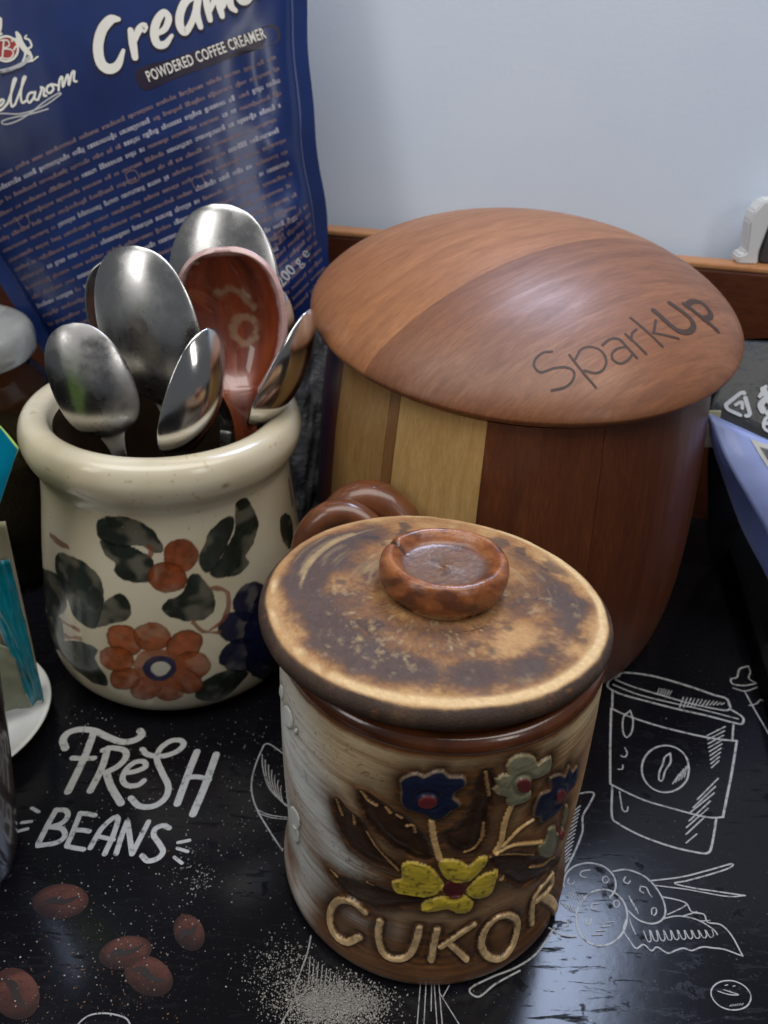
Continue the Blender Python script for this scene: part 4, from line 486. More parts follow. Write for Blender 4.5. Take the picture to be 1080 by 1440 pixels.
for k, pt in enumerate(P_BERRY): c = paint(c, sd(S, Z, pt), (.19, .042, .011), 1.1, .3, k+60, .97, .4)
c = paint(c, np.hypot(S-np.mean([q[0] for q in P_RING[0]]), Z-np.mean([q[1] for q in P_RING[0]]))-9.0, (.25, .066, .02), .7, .4, 69, .92)
c = paint(c, sd(S, Z, P_RING[0]), (.012, .014, .055), .5, .3, 70); c = paint(c, sd(S, Z, P_RING[1]), (.56, .52, .42), .2, .3, 71)
for wd, pt in P_LINES: c = paint(c, sd(S, Z, pt, wd), (.20, .065, .035), .5, .25, 80, .85)
spot = ss(.80, .86, fbm(S/1.8+7, Z/1.8+3, 191, 2)); c = over(c, np.array((.42, .27, .10)), spot*.5*(Z > 90)); c = over(c, np.array((.25, .14, .05)), np.exp(-((S-33)/1.4)**2-((Z-108)/1.0)**2)*.8)
V = np.stack([r0*np.sin(PA), -r0*np.cos(PA), z0+.25*(n3-.5)], -1).reshape(-1, 3)
POTG = glazed('cream_glaze', .20, .25, .05, 300)
mesh('body', V, gridfaces(len(ang), len(pc), True), POTG, pot, (0, 0, 0), True, c.reshape(-1, 3))
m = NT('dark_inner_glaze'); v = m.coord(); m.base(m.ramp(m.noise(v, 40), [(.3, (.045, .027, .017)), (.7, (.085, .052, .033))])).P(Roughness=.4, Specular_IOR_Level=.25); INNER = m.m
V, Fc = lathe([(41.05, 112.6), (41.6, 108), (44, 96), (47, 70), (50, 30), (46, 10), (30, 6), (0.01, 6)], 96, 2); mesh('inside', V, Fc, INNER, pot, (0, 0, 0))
V, Fc = lathe([(45, .1), (30, .05), (.01, .05)], 64); mesh('foot', V, Fc, POTG, pot, (0, 0, 0))

# ------------------------------------------------------------------ spoons
def steel(name, c=(.56, .55, .54), rough=.16, smudge=.25):
    m = NT(name); v = m.coord(); n = m.noise(v, 55, 5, .65); n2 = m.noise(m.coord((1, 1, .15)), 900, 2)
    m.P(Base_Color=c, Metallic=1.0); m.rough(m.math('ADD', m.ramp(n, [(.42, rough), (.68, rough+smudge)]), m.math('MULTIPLY', n2, .06))); return m.m
ST1 = steel('brushed_steel', (.60, .59, .575), .20, .16); ST2 = steel('dull_smudged_steel', (.40, .39, .38), .20, .40); ST3 = steel('polished_steel', (.62, .605, .59), .09, .12)
def spoon(name, label, tip, base, face, W, D, mat, hl=92, thick=1.0, wood=False, bend=6, ns=17, nb=34, grp='steel spoons standing in the pot'):
    tip = np.array(tip, float); base = np.array(base, float); a = tip-base; L = np.linalg.norm(a); a /= L
    n = np.array(face, float); n -= a*(n@a); n /= np.linalg.norm(n); sd_ = np.cross(a, n)
    nh = 22; rows = []
    tt = np.concatenate([np.linspace(-hl, -1.5, nh), L*np.linspace(.005, .999, nb)**1.0])
    g = np.linspace(-1, 1, ns); V = []; ST = []
    nw = 4.2 if wood else 2.5
    for t in tt:
        x = t/L
        if x <= 0:
            f = -t/hl; hw = nw+(1.8 if not wood else .3)*ss(.25, 1, f)+(1.9 if not wood else 3.2)*np.exp(-(t/5.0)**2); dep = .5*np.exp(-(t/9)**2); off = -bend*.55*np.sin(np.pi*min(1, f*1.0))*(1 if not wood else .3); crown = .55
        else:
            q = x**(1.2 if wood else .82); hw = W/2*max(1e-3, 1-abs(2*q-1)**2.3)**(1/2.3); hb = (nw+(1.9 if not wood else 3.2))*np.exp(-(t/(6 if not wood else 9))**2); hw = (hw**3+hb**3)**(1/3)
            dep = D*np.sin(np.pi*min(1, x**.9))**.75+.5*np.exp(-(t/6)**2); off = 0; crown = 0
        for s_ in g:
            V.append(base+a*t+sd_*hw*s_-n*(dep*(1-abs(s_)**2.2))+n*off+n*crown*(1-s_*s_)); ST.append((s_, x))
    V = np.array(V); Fg = gridfaces(len(tt), ns); zb = base-a*hl
    root = thing(name, zb, label, 'spoon', grp)
    O = zb; ST = np.array(ST)
    col = None
    if wood:
        S_, X_ = ST[:, 0], ST[:, 1]; pxl = S_*W/2; pyl = X_*L; nn = fbm(pxl/9+5, pyl/28+5, 201, 4); n5 = fbm(pxl/2+5, pyl/2+5, 211, 3)
        col = np.array((.185, .032, .011))*(.25+1.5*nn[:, None])*(.7+.6*fbm(pxl/1.2+9, pyl/9+9, 205, 3))[:, None]; col = over(col, np.array((.30, .075, .022)), ss(.45, .7, nn)*ss(.75, .3, X_)*.6)
        rim = ss(.87, .94, np.abs(S_)+.06*(n5-.5))*(X_ > .0)+ss(.955, .985, X_)  # pale rim: worn edge with the window's highlight painted into the colour
        col = over(col, np.array((.62, .42, .40)), np.clip(rim, 0, 1)*(.5+.5*n5)); neck = ss(.15, .05, X_)*ss(-.12, -.02, X_)*ss(.8, .2, np.abs(S_+.1))*(.3+n5); col = over(col, np.array((.40, .22, .19)), np.clip(neck*1.2, 0, .8))
        m1 = sd(pxl, pyl, [(-5.5, 35), (-1, 36.5), (3, 34), (6.5, 29.5)], 3.0); m2 = sd(pxl, pyl, [(6.5, 24.5), (2, 25.5), (-1.8, 23.5), (-1.8, 18), (2, 15.5), (6, 17.5), (7.3, 22)], 2.6)
        col = over(col, np.array((.30, .19, .115)), ss(1.0, -1.0, np.minimum(m1, m2)+3.2*(n5-.5))*.75)
    kb = tt[Fg.min(1)//ns] > (-34 if wood else -26)
    for nm, msk in (('bowl', kb), ('handle', ~kb)):
        q = Fg[msk]; u, inv = np.unique(q, return_inverse=True)
        ob = mesh(nm, V[u], inv.reshape(-1, 4), mat, root, O, True, None if col is None else col[u])
        md = ob.modifiers.new('thickness', 'SOLIDIFY'); md.thickness = thick*.001; md.offset = 0
        md = ob.modifiers.new('smooth', 'SUBSURF'); md.levels = 1; md.render_levels = 2 if not wood else 1
    return root
# facing vector = the hollow side; the backs of most bowls face the camera
spoon('table_spoon', 'big steel spoon, bowl back towards the viewer, left of the red wooden spoon', (-92, 292, 178), (-83.6, 285, 123.6), (.22, .94, .12), 42, 6.5, ST1, 92, .8)
spoon('tea_spoon', 'small dull smudged steel spoon leaning on the left rim of the pot', (-108.4, 268, 157.8), (-97.6, 263, 119.5), (-.02, .95, .1), 30, 5.5, ST2, 84, .8)
spoon('tea_spoon', 'steel spoon mostly hidden behind the big spoon, only its left rim showing', (-103.2, 305, 170), (-91, 302, 122), (.1, -.95, .1), 34, 7, ST3, 88)
spoon('table_spoon', 'largest grey steel spoon at the back, above the red wooden spoon', (-65.4, 328, 185.3), (-66.8, 318, 120.3), (.15, .97, .05), 47, 6.5, ST1, 96, .8)
spoon('tea_spoon', 'shiny steel spoon turned sideways in front of the red wooden spoon', (-60.7, 272, 156.5), (-75.6, 262, 112.1), (-.80, .55, .1), 27, 8.5, ST3, 82)
spoon('tea_spoon', 'steel spoon seen nearly edge-on just right of the red wooden spoon', (-46.5, 312, 160.2), (-56.6, 298, 106.2), (-.25, .95, 0), 30, 7.5, ST3, 84)
spoon('tea_spoon', 'rightmost steel spoon, tip pointing right over the pot rim', (-29.2, 298, 155.6), (-51.6, 285, 112.5), (-.86, .28, .3), 29, 8.5, ST3, 84)
m = NT('red_lacquered_wood'); v = m.coord(); n = m.noise(v, 300, 3); m.base(m.attr()).P(Roughness=.36, Coat_Weight=.8, Coat_Roughness=.05).bump(n, .08, .0003); REDW = m.m
spoon('wooden_spoon', 'red-brown lacquered wooden spoon with a worn pale patch in its bowl', (-58.7, 289, 178.7), (-54.3, 282.5, 128.2), (-.05, -.97, .18), 39, 11, REDW, 96, 2.2, True, 4, 61, 100, 'wooden spoon in the pot')

# ================================================================== WOODEN CANISTER
LX, LY = 54., 329.
can = thing('wooden_canister', (LX-1, LY, 0), 'large round wooden canister of brown and pale staves with domed lid lettered SparkUp', 'canister'); CO = (LX-1, LY, 0)
def wood(name, a, b, c_, rot=(0, 0, 0), scale=(150, 150, 8), rough=.34, coat=.12, sp=10):
    m = NT(name); oi = m.n('ShaderNodeObjectInfo'); tc = m.n('ShaderNodeTexCoord'); ad = m.n('ShaderNodeVectorMath'); ad.operation = 'ADD'
    sh = m.n('ShaderNodeVectorMath'); sh.operation = 'SCALE'; sh.inputs[0].default_value = (3, 1.7, 2.3); m.l(oi.outputs['Random'], sh.inputs['Scale'])
    m.l(tc.outputs['Object'], ad.inputs[0]); m.l(sh.outputs[0], ad.inputs[1]); mp = m.n('ShaderNodeMapping'); mp.inputs['Scale'].default_value = scale
    rmap = m.n('ShaderNodeMapping'); rmap.inputs['Rotation'].default_value = rot; m.l(ad.outputs[0], rmap.inputs[0]); m.l(rmap.outputs[0], mp.inputs[0])
    g = m.noise(mp.outputs[0], 1.0, 6, .72, .9); f = m.noise(mp.outputs[0], sp, 3, .7)
    big = m.noise(rmap.outputs[0], 26, 3)
    col = m.ramp(g, [(.25, a), (.5, b), (.78, c_)]); col = m.mix(m.ramp(f, [(.35, .55), (.6, 0.)]), col, a); col = m.mix(m.ramp(big, [(.35, .35), (.65, 0.)]), col, a)
    m.base(col).P(Coat_Weight=coat, Coat_Roughness=.25); m.rough(m.ramp(g, [(.3, rough*1.25), (.7, rough*.85)])); m.bump(f, .10, .0003); return m.m
DARKW = wood('dark_stave_wood', (.055, .015, .006), (.115, .032, .011), (.18, .056, .02))
MIDW = wood('reddish_stave_wood', (.055, .014, .006), (.105, .030, .011), (.15, .048, .018))
PALEW = wood('pale_stave_wood', (.34, .19, .06), (.50, .325, .125), (.60, .42, .19))
DULLW = wood('dull_tan_stave_wood', (.20, .10, .032), (.34, .19, .065), (.45, .27, .10))
TANW = wood('tan_stave_wood', (.13, .055, .018), (.21, .095, .032), (.28, .14, .05))
bodyp = catmull([(74, 0), (79, 8), (83, 30), (83.5, 60), (81, 100), (77.7, 127), (77, 133)], 3)
edges = [-178, -167, -155, -132.3, -129.0, -104.2, -74, -54.5, -30, -8, 14, 30, 52, 75, 98, 118, 140, 160, 182]
kinds = ['D', 'D', 'Q', 'T', 'P', 'D', 'M', 'D', 'D', 'D', 'M', 'D', 'P', 'M', 'D', 'P', 'D', 'M']
for a0, a1, kd in zip(edges[:-1], edges[1:], kinds):
    na = max(3, int((a1-a0)/2)+1); an = np.radians(np.linspace(a0+.06, a1-.06, na))
    pr = np.concatenate([bodyp, (bodyp-[7, 0])[::-1]]); dr = random.Random(int(a0*7)).uniform(-.12, .12)
    V = np.stack([np.cos(an)[:, None]*(pr[None, :, 0]+dr), np.sin(an)[:, None]*(pr[None, :, 0]+dr), np.repeat(pr[None, :, 1], na, 0)], -1).reshape(-1, 3)
    V[:, 2] *= (143.0+.1249*(V[:, 1]-6.4)-.0126*(V[:, 0]-1.5))/133.0
    Fg = gridfaces(na, len(pr)).tolist()+[[i*len(pr)+len(pr)-1, i*len(pr), (i+1)*len(pr), (i+1)*len(pr)+len(pr)-1] for i in range(na-1)]
    # close the two side faces strip by strip
    L_ = len(bodyp); tot = len(pr)
    for b0, fl_ in ((0, True), ((na-1)*tot, False)):
        for j in range(L_-1):
            q = [b0+j, b0+j+1, b0+tot-2-j, b0+tot-1-j]; Fg.append(q if fl_ else q[::-1])
    ob = mesh('stave', V, Fg, {'D': DARKW, 'M': MIDW, 'P': PALEW, 'T': TANW, 'Q': DULLW}[kd], can, (0, 0, 0)); ob.data.set_sharp_from_angle(angle=R(40))
V, Fc = lathe([(72, 3), (.01, 3)], 64); mesh('bottom_disc', V, Fc, DARKW, can, (0, 0, 0))
# lid: two glued boards turned to a dome
gx, gy = L_SEAM[1][0]-L_SEAM[0][0], L_SEAM[1][1]-L_SEAM[0][1]; ga = math.atan2(gy, gx)
LIDA = wood('lid_wood_front', (.12, .041, .015), (.235, .086, .033), (.32, .13, .053), (0, 0, -ga), (16, 170, 60), .46, .10, 6)
LIDB = wood('lid_wood_back', (.20, .074, .026), (.35, .145, .056), (.45, .20, .085), (0, 0, -ga), (16, 170, 60), .46, .10, 6)
clid = mesh('lid', *lathe([(74, -3.4), (60, -3.45), (.01, -3.45)], 96), LIDA, can, (0, 0, 0)); clid.location = (.0015, .0064, .14675); clid.rotation_euler = (R(7.12), R(.72), 0)
def domez(r_): return 30.1*(1-np.minimum(r_/87.35, 1)**2)**.7
dp = [(.01, -3.2), (60, -3.2), (83.5, -3.0), (86.2, -2.3), (87.1, -1.0)]+[(x, float(domez(x))+.02) for x in (87.34, 87.3, 87.0, 86.4, 85.4, 84, 81.5, 79, 74, 67, 60, 52, 44, 35, 26, 17, 8, .01)]
V0, F0 = lathe(dp, 200)
pn = Vector((-math.sin(ga), math.cos(ga), 0)); p0 = Vector((L_SEAM[0][0], L_SEAM[0][1], 0))
for side_, mt in ((1, LIDA), (-1, LIDB)):
    bm = bmesh.new(); vs = [bm.verts.new(q) for q in V0]
    for q in F0.tolist(): bm.faces.new([vs[i] for i in q])
    bmesh.ops.remove_doubles(bm, verts=bm.verts, dist=.02)
    r_ = bmesh.ops.bisect_plane(bm, geom=list(bm.verts)+list(bm.edges)+list(bm.faces), dist=.001, plane_co=p0-pn*(.03*side_), plane_no=pn*side_, clear_outer=True)
    bmesh.ops.holes_fill(bm, edges=[q for q in bm.edges if q.is_boundary]); bm.verts.index_update()
    V = np.array([q.co for q in bm.verts]); Fg = [[w_.index for w_ in q.verts] for q in bm.faces]; bm.free()
    ob = mesh('board', V, Fg, mt, clid, (0, 0, 0)); ob.data.set_sharp_from_angle(angle=R(35))
BURN = plain('burnt_lettering', (.040, .016, .008), .6, .3, 400)
V, Fc = ribbons([[w_*.82, q_] for w_, q_ in L_TEXT], lambda a, b, h: (a, b, float(domez(math.hypot(a, b)))+h*.4+.05), .12); mesh('burnt_lettering', V, Fc, BURN, clid, (0, 0, 0))

# ================================================================== BLUE CREAMER POUCH
ya, le, rh = R(8), R(12), R(16)
eh = np.array([math.cos(ya), math.sin(ya), 0]); eu = np.array([-math.sin(ya)*math.sin(le), math.cos(ya)*math.sin(le), math.cos(le)])
PU = math.cos(rh)*eh+math.sin(rh)*eu; PV = -math.sin(rh)*eh+math.cos(rh)*eu; PN = np.cross(PU, PV); Q0 = np.array((-100., 377., 0.))
uL = lambda v: -38-(v-109)*.16
uR = lambda v: 104+(v-90)*.21+.9*np.sin(v/17)+.5*np.sin(v/7.3+1)
def bulge(u, v):
    wd = uR(v)-uL(v); mm = 8/wd; t = np.clip(((u-uL(v))/wd-mm)/(1-2*mm), 0, 1)
    return 19*np.maximum(0, np.sin(np.pi*t))**.62*np.clip((300-v)/110, 0, 1)**.5, t
def creases(u, v, t):
    e_ = np.sin(np.pi*t)
    c_ = 2.1*np.exp(-((t-.92-.03*np.sin(v/19))/.045)**2)*np.sin(v/7+2*np.sin(v/23))+.9*np.exp(-((t-.06)/.05)**2)*np.sin(v/6)
    n_ = fbm(u/26+20, v/40+20, 221, 3)-.5; k_ = 1-np.abs(2*fbm(u/34+70, v/48+70, 231, 2)-1)
    return (c_+.9*n_+.5*(fbm(u/11+20, v/90+20, 225, 2)-.5))*np.minimum(1, e_*3)
def pouch_pt(u, v, h=0.):
    b, t = bulge(u, v); b = b+creases(u, v, t)
    return Q0+np.multiply.outer(u, PU)+np.multiply.outer(v, PV)+np.multiply.outer(b+h, PN)
def pouch_f(u, v, h): return pouch_pt(np.array(u), np.array(v), h)
pouch = thing('creamer_pouch', (-100, 377, 0), 'dark blue plastic pouch of powdered coffee creamer standing against the wall', 'pouch'); QO = Q0
m = NT('blue_foil_film'); v = m.coord(); n = m.noise(v, 14, 4, .6); n2 = m.noise(v, 160, 3)
m.base(m.ramp(n, [(.3, (.003, .010, .058)), (.7, (.006, .024, .125))])).P(Coat_Weight=.12, Coat_Roughness=.12, Specular_IOR_Level=.5); m.P(Roughness=.30); FILM = m.m
NU, NV = 150, 190; vv = np.linspace(12, 288, NV); tt = np.linspace(0, 1, NU)
T_, V_ = np.meshgrid(tt, vv, indexing='ij'); U_ = uL(V_)+(uR(V_)-uL(V_))*T_
Vf = pouch_pt(U_, V_).reshape(-1, 3); b_, t_ = bulge(U_, V_)
Vb = (Q0+np.multiply.outer(U_, PU)+np.multiply.outer(V_, PV)+np.multiply.outer(-.45*b_-.5, PN)).reshape(-1, 3)
mesh('front_panel', Vf, gridfaces(NU, NV), FILM, pouch, QO); mesh('back_panel', Vb, gridfaces(NU, NV)[:, ::-1], FILM, pouch, QO)
rim = [i*NV for i in range(NU)]+[(NU-1)*NV+j for j in range(1, NV)]+[i*NV+NV-1 for i in range(NU-2, -1, -1)]+[j for j in range(NV-2, 0, -1)]
nr = len(rim); V = np.concatenate([Vf[rim], Vb[rim]]); mesh('seal_edge', V, [[i, i+nr, (i+1) % nr+nr, (i+1) % nr] for i in range(nr)], FILM, pouch, QO)
INKW = plain('white_ink', (.70, .68, .62), .32, .05); INKS = plain('silver_ink', (.42, .42, .44), .3, .1); INKM = plain('mauve_ink', (.14, .095, .125), .4, .2, 300); INKB = plain('pale_ink', (.27, .26, .32), .4, .15, 300)
INKP = plain('dark_purple_ink', (.012, .006, .022), .35, .2); INKR = plain('red_ink', (.30, .018, .016), .3, .2)
V, Fc = polyfill(Q_BAND, pouch_f, .12, 4); mesh('dark_band', V, Fc, INKP, pouch, QO)
sh = [[(np.array(wd)+1.3).tolist(), [(a-.25, b-.35) for a, b in pt]] for wd, pt in Q_CREAMER]
V, Fc = ribbons(sh, pouch_f, .12); mesh('script_shadow', V, Fc, INKP, pouch, QO)
V, Fc = ribbons(Q_CREAMER, pouch_f, .42); mesh('script_lettering', V, Fc, INKW, pouch, QO)
V, Fc = textmesh('POWDERED COFFEE CREAMER', pouch_f, Q_T[0], Q_T[1], 4.2, .4, .012, 1.08); mesh('block_lettering', V, Fc, INKW, pouch, QO)
V, Fc = ribbons(Q_BRAND, pouch_f, .2); mesh('brand_lettering', V, Fc, INKW, pouch, QO)
V, Fc = ribbons(Q_SWASH, pouch_f, .2); mesh('swash', V, Fc, INKS, pouch, QO)
V, Fc = polyfill(Q_RED, pouch_f, .2, 4); em = mesh('round_emblem', V, Fc, INKR, pouch, QO)
V, Fc = ribbons([[.9, Q_RED+[Q_RED[0]]]]+Q_B, pouch_f, .4); mesh('ring_and_letter', V, Fc, INKW, em, QO)
V, Fc = join([ribbons(Q_LION, pouch_f, .3), ribbons(Q_CROWN, pouch_f, .3)]); mesh('lion', V, Fc, INKW, em, QO)
V, Fc = ribbons(Q_RIBBON, pouch_f, .25); mesh('ribbon', V, Fc, INKS, em, QO)
V, Fc = textmesh('Bellarom', pouch_f, Q_T[2], Q_T[3], 1.9, .5, .0, 1.05); mesh('ribbon_lettering', V, Fc, INKP, em, QO)
V, Fc = textmesh('200 g e', pouch_f, Q_T[4], (Q_T[5][0]+2, Q_T[5][1]+1), 5.2, .3, .0, 1.0); mesh('weight_lettering', V, Fc, INKS, pouch, QO)
# rows of fine print: word-shaped strips
rg = random.Random(5); P1 = ([], []); P2 = ([], [])
def word(dst, u, v, ln, xh, sl):
    V, Fc = dst; x = 0
    while x < ln:
        wd = xh*rg.uniform(.45, .85); hh = xh*(1.45 if rg.random() < .28 else 1); lo = -.35*xh if rg.random() < .1 else 0; b = len(V)
        for (dx, dy) in ((0, lo), (wd, lo), (wd, hh), (0, hh)): V.append(pouch_f(u+x+dx, v+dy+sl*(x+dx), .15))
        if rg.random() < .5:
            Fc.append([b, b+1, b+2, b+3])
        else:       # two strokes and a bar
            for (x0, x1) in ((0, .34), (.66, 1)):
                b2 = len(V)
                for (dx, dy) in ((x0*wd, lo), (x1*wd, lo), (x1*wd, xh), (x0*wd, xh)): V.append(pouch_f(u+x+dx, v+dy+sl*(x+dx), .16))
                Fc.append([b2, b2+1, b2+2, b2+3])
            b2 = len(V)
            yb_ = rg.choice((0, .34, .62))
            for (dx, dy) in ((0, yb_*xh), (wd, yb_*xh), (wd, (yb_+.36)*xh), (0, (yb_+.36)*xh)): V.append(pouch_f(u+x+dx, v+dy+sl*(x+dx), .17))
            Fc.append([b2, b2+1, b2+2, b2+3])
        x += wd+xh*.16
    return x
for i in range(21):
    v0 = 196.6-4.75*i; sl = .105+.0*i; u = uL(v0)+11; ue = min(uR(v0)-13, 117 if i < 12 else 117-5.5*(i-11)); bold = 0
    u0 = u
    while u < ue:
        if bold <= 0 and rg.random() < (.10 if i % 3 else .22): bold = rg.randint(2, 6)
        ln = rg.choice((2.2, 5, 7, 9, 11, 14)); ln = min(ln, ue-u)
        if ln < 1: break
        u += word(P2 if bold > 0 else P1, u, v0+sl*u, ln, 1.6 if bold > 0 else 1.35, sl)+1.5; bold -= 1
for i in range(9):
    v0 = 134-4.3*i; u = 84-1.2*i
    while u < 107-1.0*i: u += word(P1, u, v0+.45*(u-84), min(9, 107-u), 1.5, .45)+1.2
mesh('fine_print', np.array(P1[0]), P1[1], INKM, pouch, QO); mesh('bold_fine_print', np.array(P2[0]), P2[1], INKB, pouch, QO)
for (u, v) in ((-22, 172), (33, 176), (60, 166)):
    V, Fc = ribbons([[.5, [(u, v), (u+4.5, v+.4), (u+4.3, v+4.6), (u-.3, v+4.3), (u, v)]]], pouch_f, .2, 2); mesh('small_box_mark', V, Fc, INKM, pouch, QO)

# ================================================================== THINGS AT THE LEFT EDGE
m = NT('greenish_glass'); m.P(Base_Color=(.80, .82, .68), Roughness=.08, Transmission_Weight=1.0, IOR=1.25); v = m.coord(); m.bump(m.noise(v, 60, 2), .15, .001); GLASS = m.m
gj = thing('glass_jar', (-200, 352, 0), 'cloudy glass jar of brown granules behind the cream pot, at the left edge', 'jar'); GO = (0, 0, 0)
V, Fc = lathe([(0.01, .5), (38, .5), (41, 4), (41.5, 60), (41, 108), (38, 118), (34.5, 123), (34.5, 130), (32.8, 130), (32.8, 122), (36.5, 116), (39.3, 106), (39.8, 60), (39.2, 6), (36, 3.5), (.01, 3.5)], 96, 2.5); V[:, 2] *= .84; mesh('glass', V, Fc, GLASS, gj)
m = NT('coffee_granules'); v = m.coord(); n = m.noise(v, 900, 3, .7); m.base(m.ramp(n, [(.3, (.09, .055, .025)), (.7, (.30, .19, .085))])).P(Roughness=.8).bump(n, .8, .001); GRAN = m.m
V, Fc = lathe([(.01, 30), (38, 30.5), (38.9, 32), (39, 74), (36, 76), (18, 78.5), (.01, 77)], 72, 3); V[:, 2] *= .84; mesh('granules', V, Fc, GRAN, gj)
m = NT('pale_granules'); v = m.coord(); n = m.noise(v, 900, 3, .7); m.base(m.ramp(n, [(.3, (.28, .23, .09)), (.7, (.48, .41, .20))])).P(Roughness=.8).bump(n, .8, .001); PGR = m.m
V, Fc = lathe([(.01, 4), (36, 4.2), (38.8, 8), (38.9, 29), (37, 29.8), (.01, 29.8)], 72, 3); V[:, 2] *= .84; mesh('pale_layer', V, Fc, PGR, gj)
m = NT('clear_lid_plastic'); m.P(Base_Color=(.78, .78, .70), Roughness=.15, Transmission_Weight=.7, IOR=1.4); v = m.coord(); m.bump(m.noise(v, 90, 3), .4, .001); LIDP = m.m
V, Fc = lathe([(.01, 131), (33, 131), (37.5, 131.5), (38.5, 135), (38, 143), (35, 147), (28, 148.5), (20, 151), (16, 158), (10, 161), (.01, 161.5)], 64, 1.5)
an = np.arctan2(V[:, 1], V[:, 0]); V[:, :2] *= (1+.012*np.sin(an*40)*((V[:, 2] > 132) & (V[:, 2] < 146)))[:, None]; V[:, 2] *= .84; mesh('lid', V, Fc, LIDP, gj)
CHINA = plain('white_china', (.66, .66, .63), .2, .04, 30, Coat_Weight=.4)
sau = thing('saucer', (-171, 231, 0), 'small white china saucer under the sachets at the left edge', 'saucer')
V, Fc = lathe([(.01, 2), (20, 2), (28, 3), (36, 6.5), (39.6, 8.6), (40, 9.4), (39, 9.8), (35, 8.4), (27, 5), (20, 4.2), (.01, 4.2)], 96, 1.2); mesh('dish', V, Fc, CHINA, sau)
V, Fc = lathe([(22, .1), (22.4, 2.3), (24.6, 2.3), (25, .1)], 64); mesh('foot_ring', V, Fc, CHINA, sau)
def sheet(fn, nu=24, nv=24): 
    a, b = np.meshgrid(np.linspace(0, 1, nu), np.linspace(0, 1, nv), indexing='ij'); return fn(a, b).reshape(-1, 3), gridfaces(nu, nv)
def quad_sheet(c00, c10, c11, c01, amp=1.5, seed=300, scale=8, bul=0.):
    c00, c10, c11, c01 = (np.array(q, float) for q in (c00, c10, c11, c01)); n = np.cross(c10-c00, c01-c00); n /= np.linalg.norm(n)
    def fn(a, b):
        P = ((1-a)*(1-b))[..., None]*c00+(a*(1-b))[..., None]*c10+(a*b)[..., None]*c11+((1-a)*b)[..., None]*c01
        return P+n*(amp*(fbm(a*scale/3+seed, b*scale/3+seed, seed, 3)-.5)*2+bul*np.sin(np.pi*a)*np.sin(np.pi*b))[..., None]
    return fn
m = NT('cyan_and_lime_print'); tc = m.coord(kind='UV') if False else m.coord(rot=(0, R(38), 0)); sx = m.n('ShaderNodeSeparateXYZ'); m.l(tc, sx.inputs[0])
m.base(m.ramp(m.math('MULTIPLY', m.math('ADD', sx.outputs[0], .06), 8.0), [(.0, (.36, .55, .10)), (.5, (.45, .62, .16)), (1, (.42, .6, .14))])).P(Roughness=.3, Coat_Weight=.3); LIME = m.m
TEAL = plain('teal_foil', (.0, .16, .21), .25, .35, 90, Coat_Weight=.4); BEIGE = plain('beige_paper', (.34, .29, .20), .6, .2, 60); LEAFG = plain('grey_green_print', (.17, .18, .12), .4, .3, 60)
def packet(name, label, corners, mat, thick, seed, edge_mat=None, amp=1.4, bul=2.5):
    c0 = np.array(corners[0], float); rt_ = thing(name, c0, label, 'sachet'); fn = quad_sheet(*corners, amp=amp, seed=seed, bul=bul)
    V, Fg = sheet(fn, 26, 36); ob = mesh('front', V, Fg, mat, rt_, c0); md = ob.modifiers.new('t', 'SOLIDIFY'); md.thickness = thick*.001; md.offset = -1 
    return rt_, c0, fn
rt_, c0, fn = packet('lime_sachet', 'lime green and cyan sachet standing at the far left edge', [(-176, 226, 62), (-140.9, 232, 80.8), (-117.2, 232, 128.8), (-136, 229, 168)], LIME, 1.0, 310)
ca_, sa_ = np.meshgrid(np.linspace(.80, 1.0, 8), np.linspace(0, 1, 30), indexing='ij'); V = fn(ca_, sa_).reshape(-1, 3)+np.array((.1, -.5, .1)); mesh('cyan_strip', V, gridfaces(8, 30), plain('cyan_print', (.0, .30, .48), .3, .1, 40, Coat_Weight=.3), rt_, c0)
rt_, c0, fn = packet('teal_sachet', 'torn teal sachet leaning in the white saucer', [(-138.4, 237, 9.4), (-133.9, 238, 11.3), (-133.1, 239, 79.8), (-145, 236, 79.5)], TEAL, .8, 320, amp=2.2)
rt_, c0, fn = packet('paper_sachet', 'beige paper sachet behind the torn teal one', [(-146, 242, 9.5), (-138, 247, 10), (-133.4, 243.5, 93), (-148, 241, 93)], BEIGE, .8, 330)
rt_, c0, fn = packet('green_sachet', 'grey-green sachet lying in the saucer below the teal one', [(-160, 229, 10.5), (-137, 233, 12), (-139, 235, 40), (-160, 231, 56)], LEAFG, .8, 340)
MUG = brownglaze('dark_brown_glaze', (.012, .006, .005), (.03, .014, .010), .25)
mg = thing('brown_cup', (-148, 172, 0), 'dark brown cup cut off at the left edge in front of the saucer', 'cup')
V, Fc = lathe([(.01, .3), (24, .3), (27, 3), (30, 20), (34, 50), (36.5, 74), (36.8, 76), (35.6, 76.6), (34.6, 74), (32, 50), (28, 20), (25, 5), (.01, 4)], 80, 2); V[:, :2] *= .96; mesh('body', V, Fc, MUG, mg)
Ht = catmull([(-31, 62), (-48, 60), (-55, 45), (-46, 28), (-28, 22)], 2); V, Fc = tube(np.stack([Ht[:, 0], 0*Ht[:, 0], Ht[:, 1]], 1), 4.2, 12); mesh('handle', V, Fc, MUG, mg)

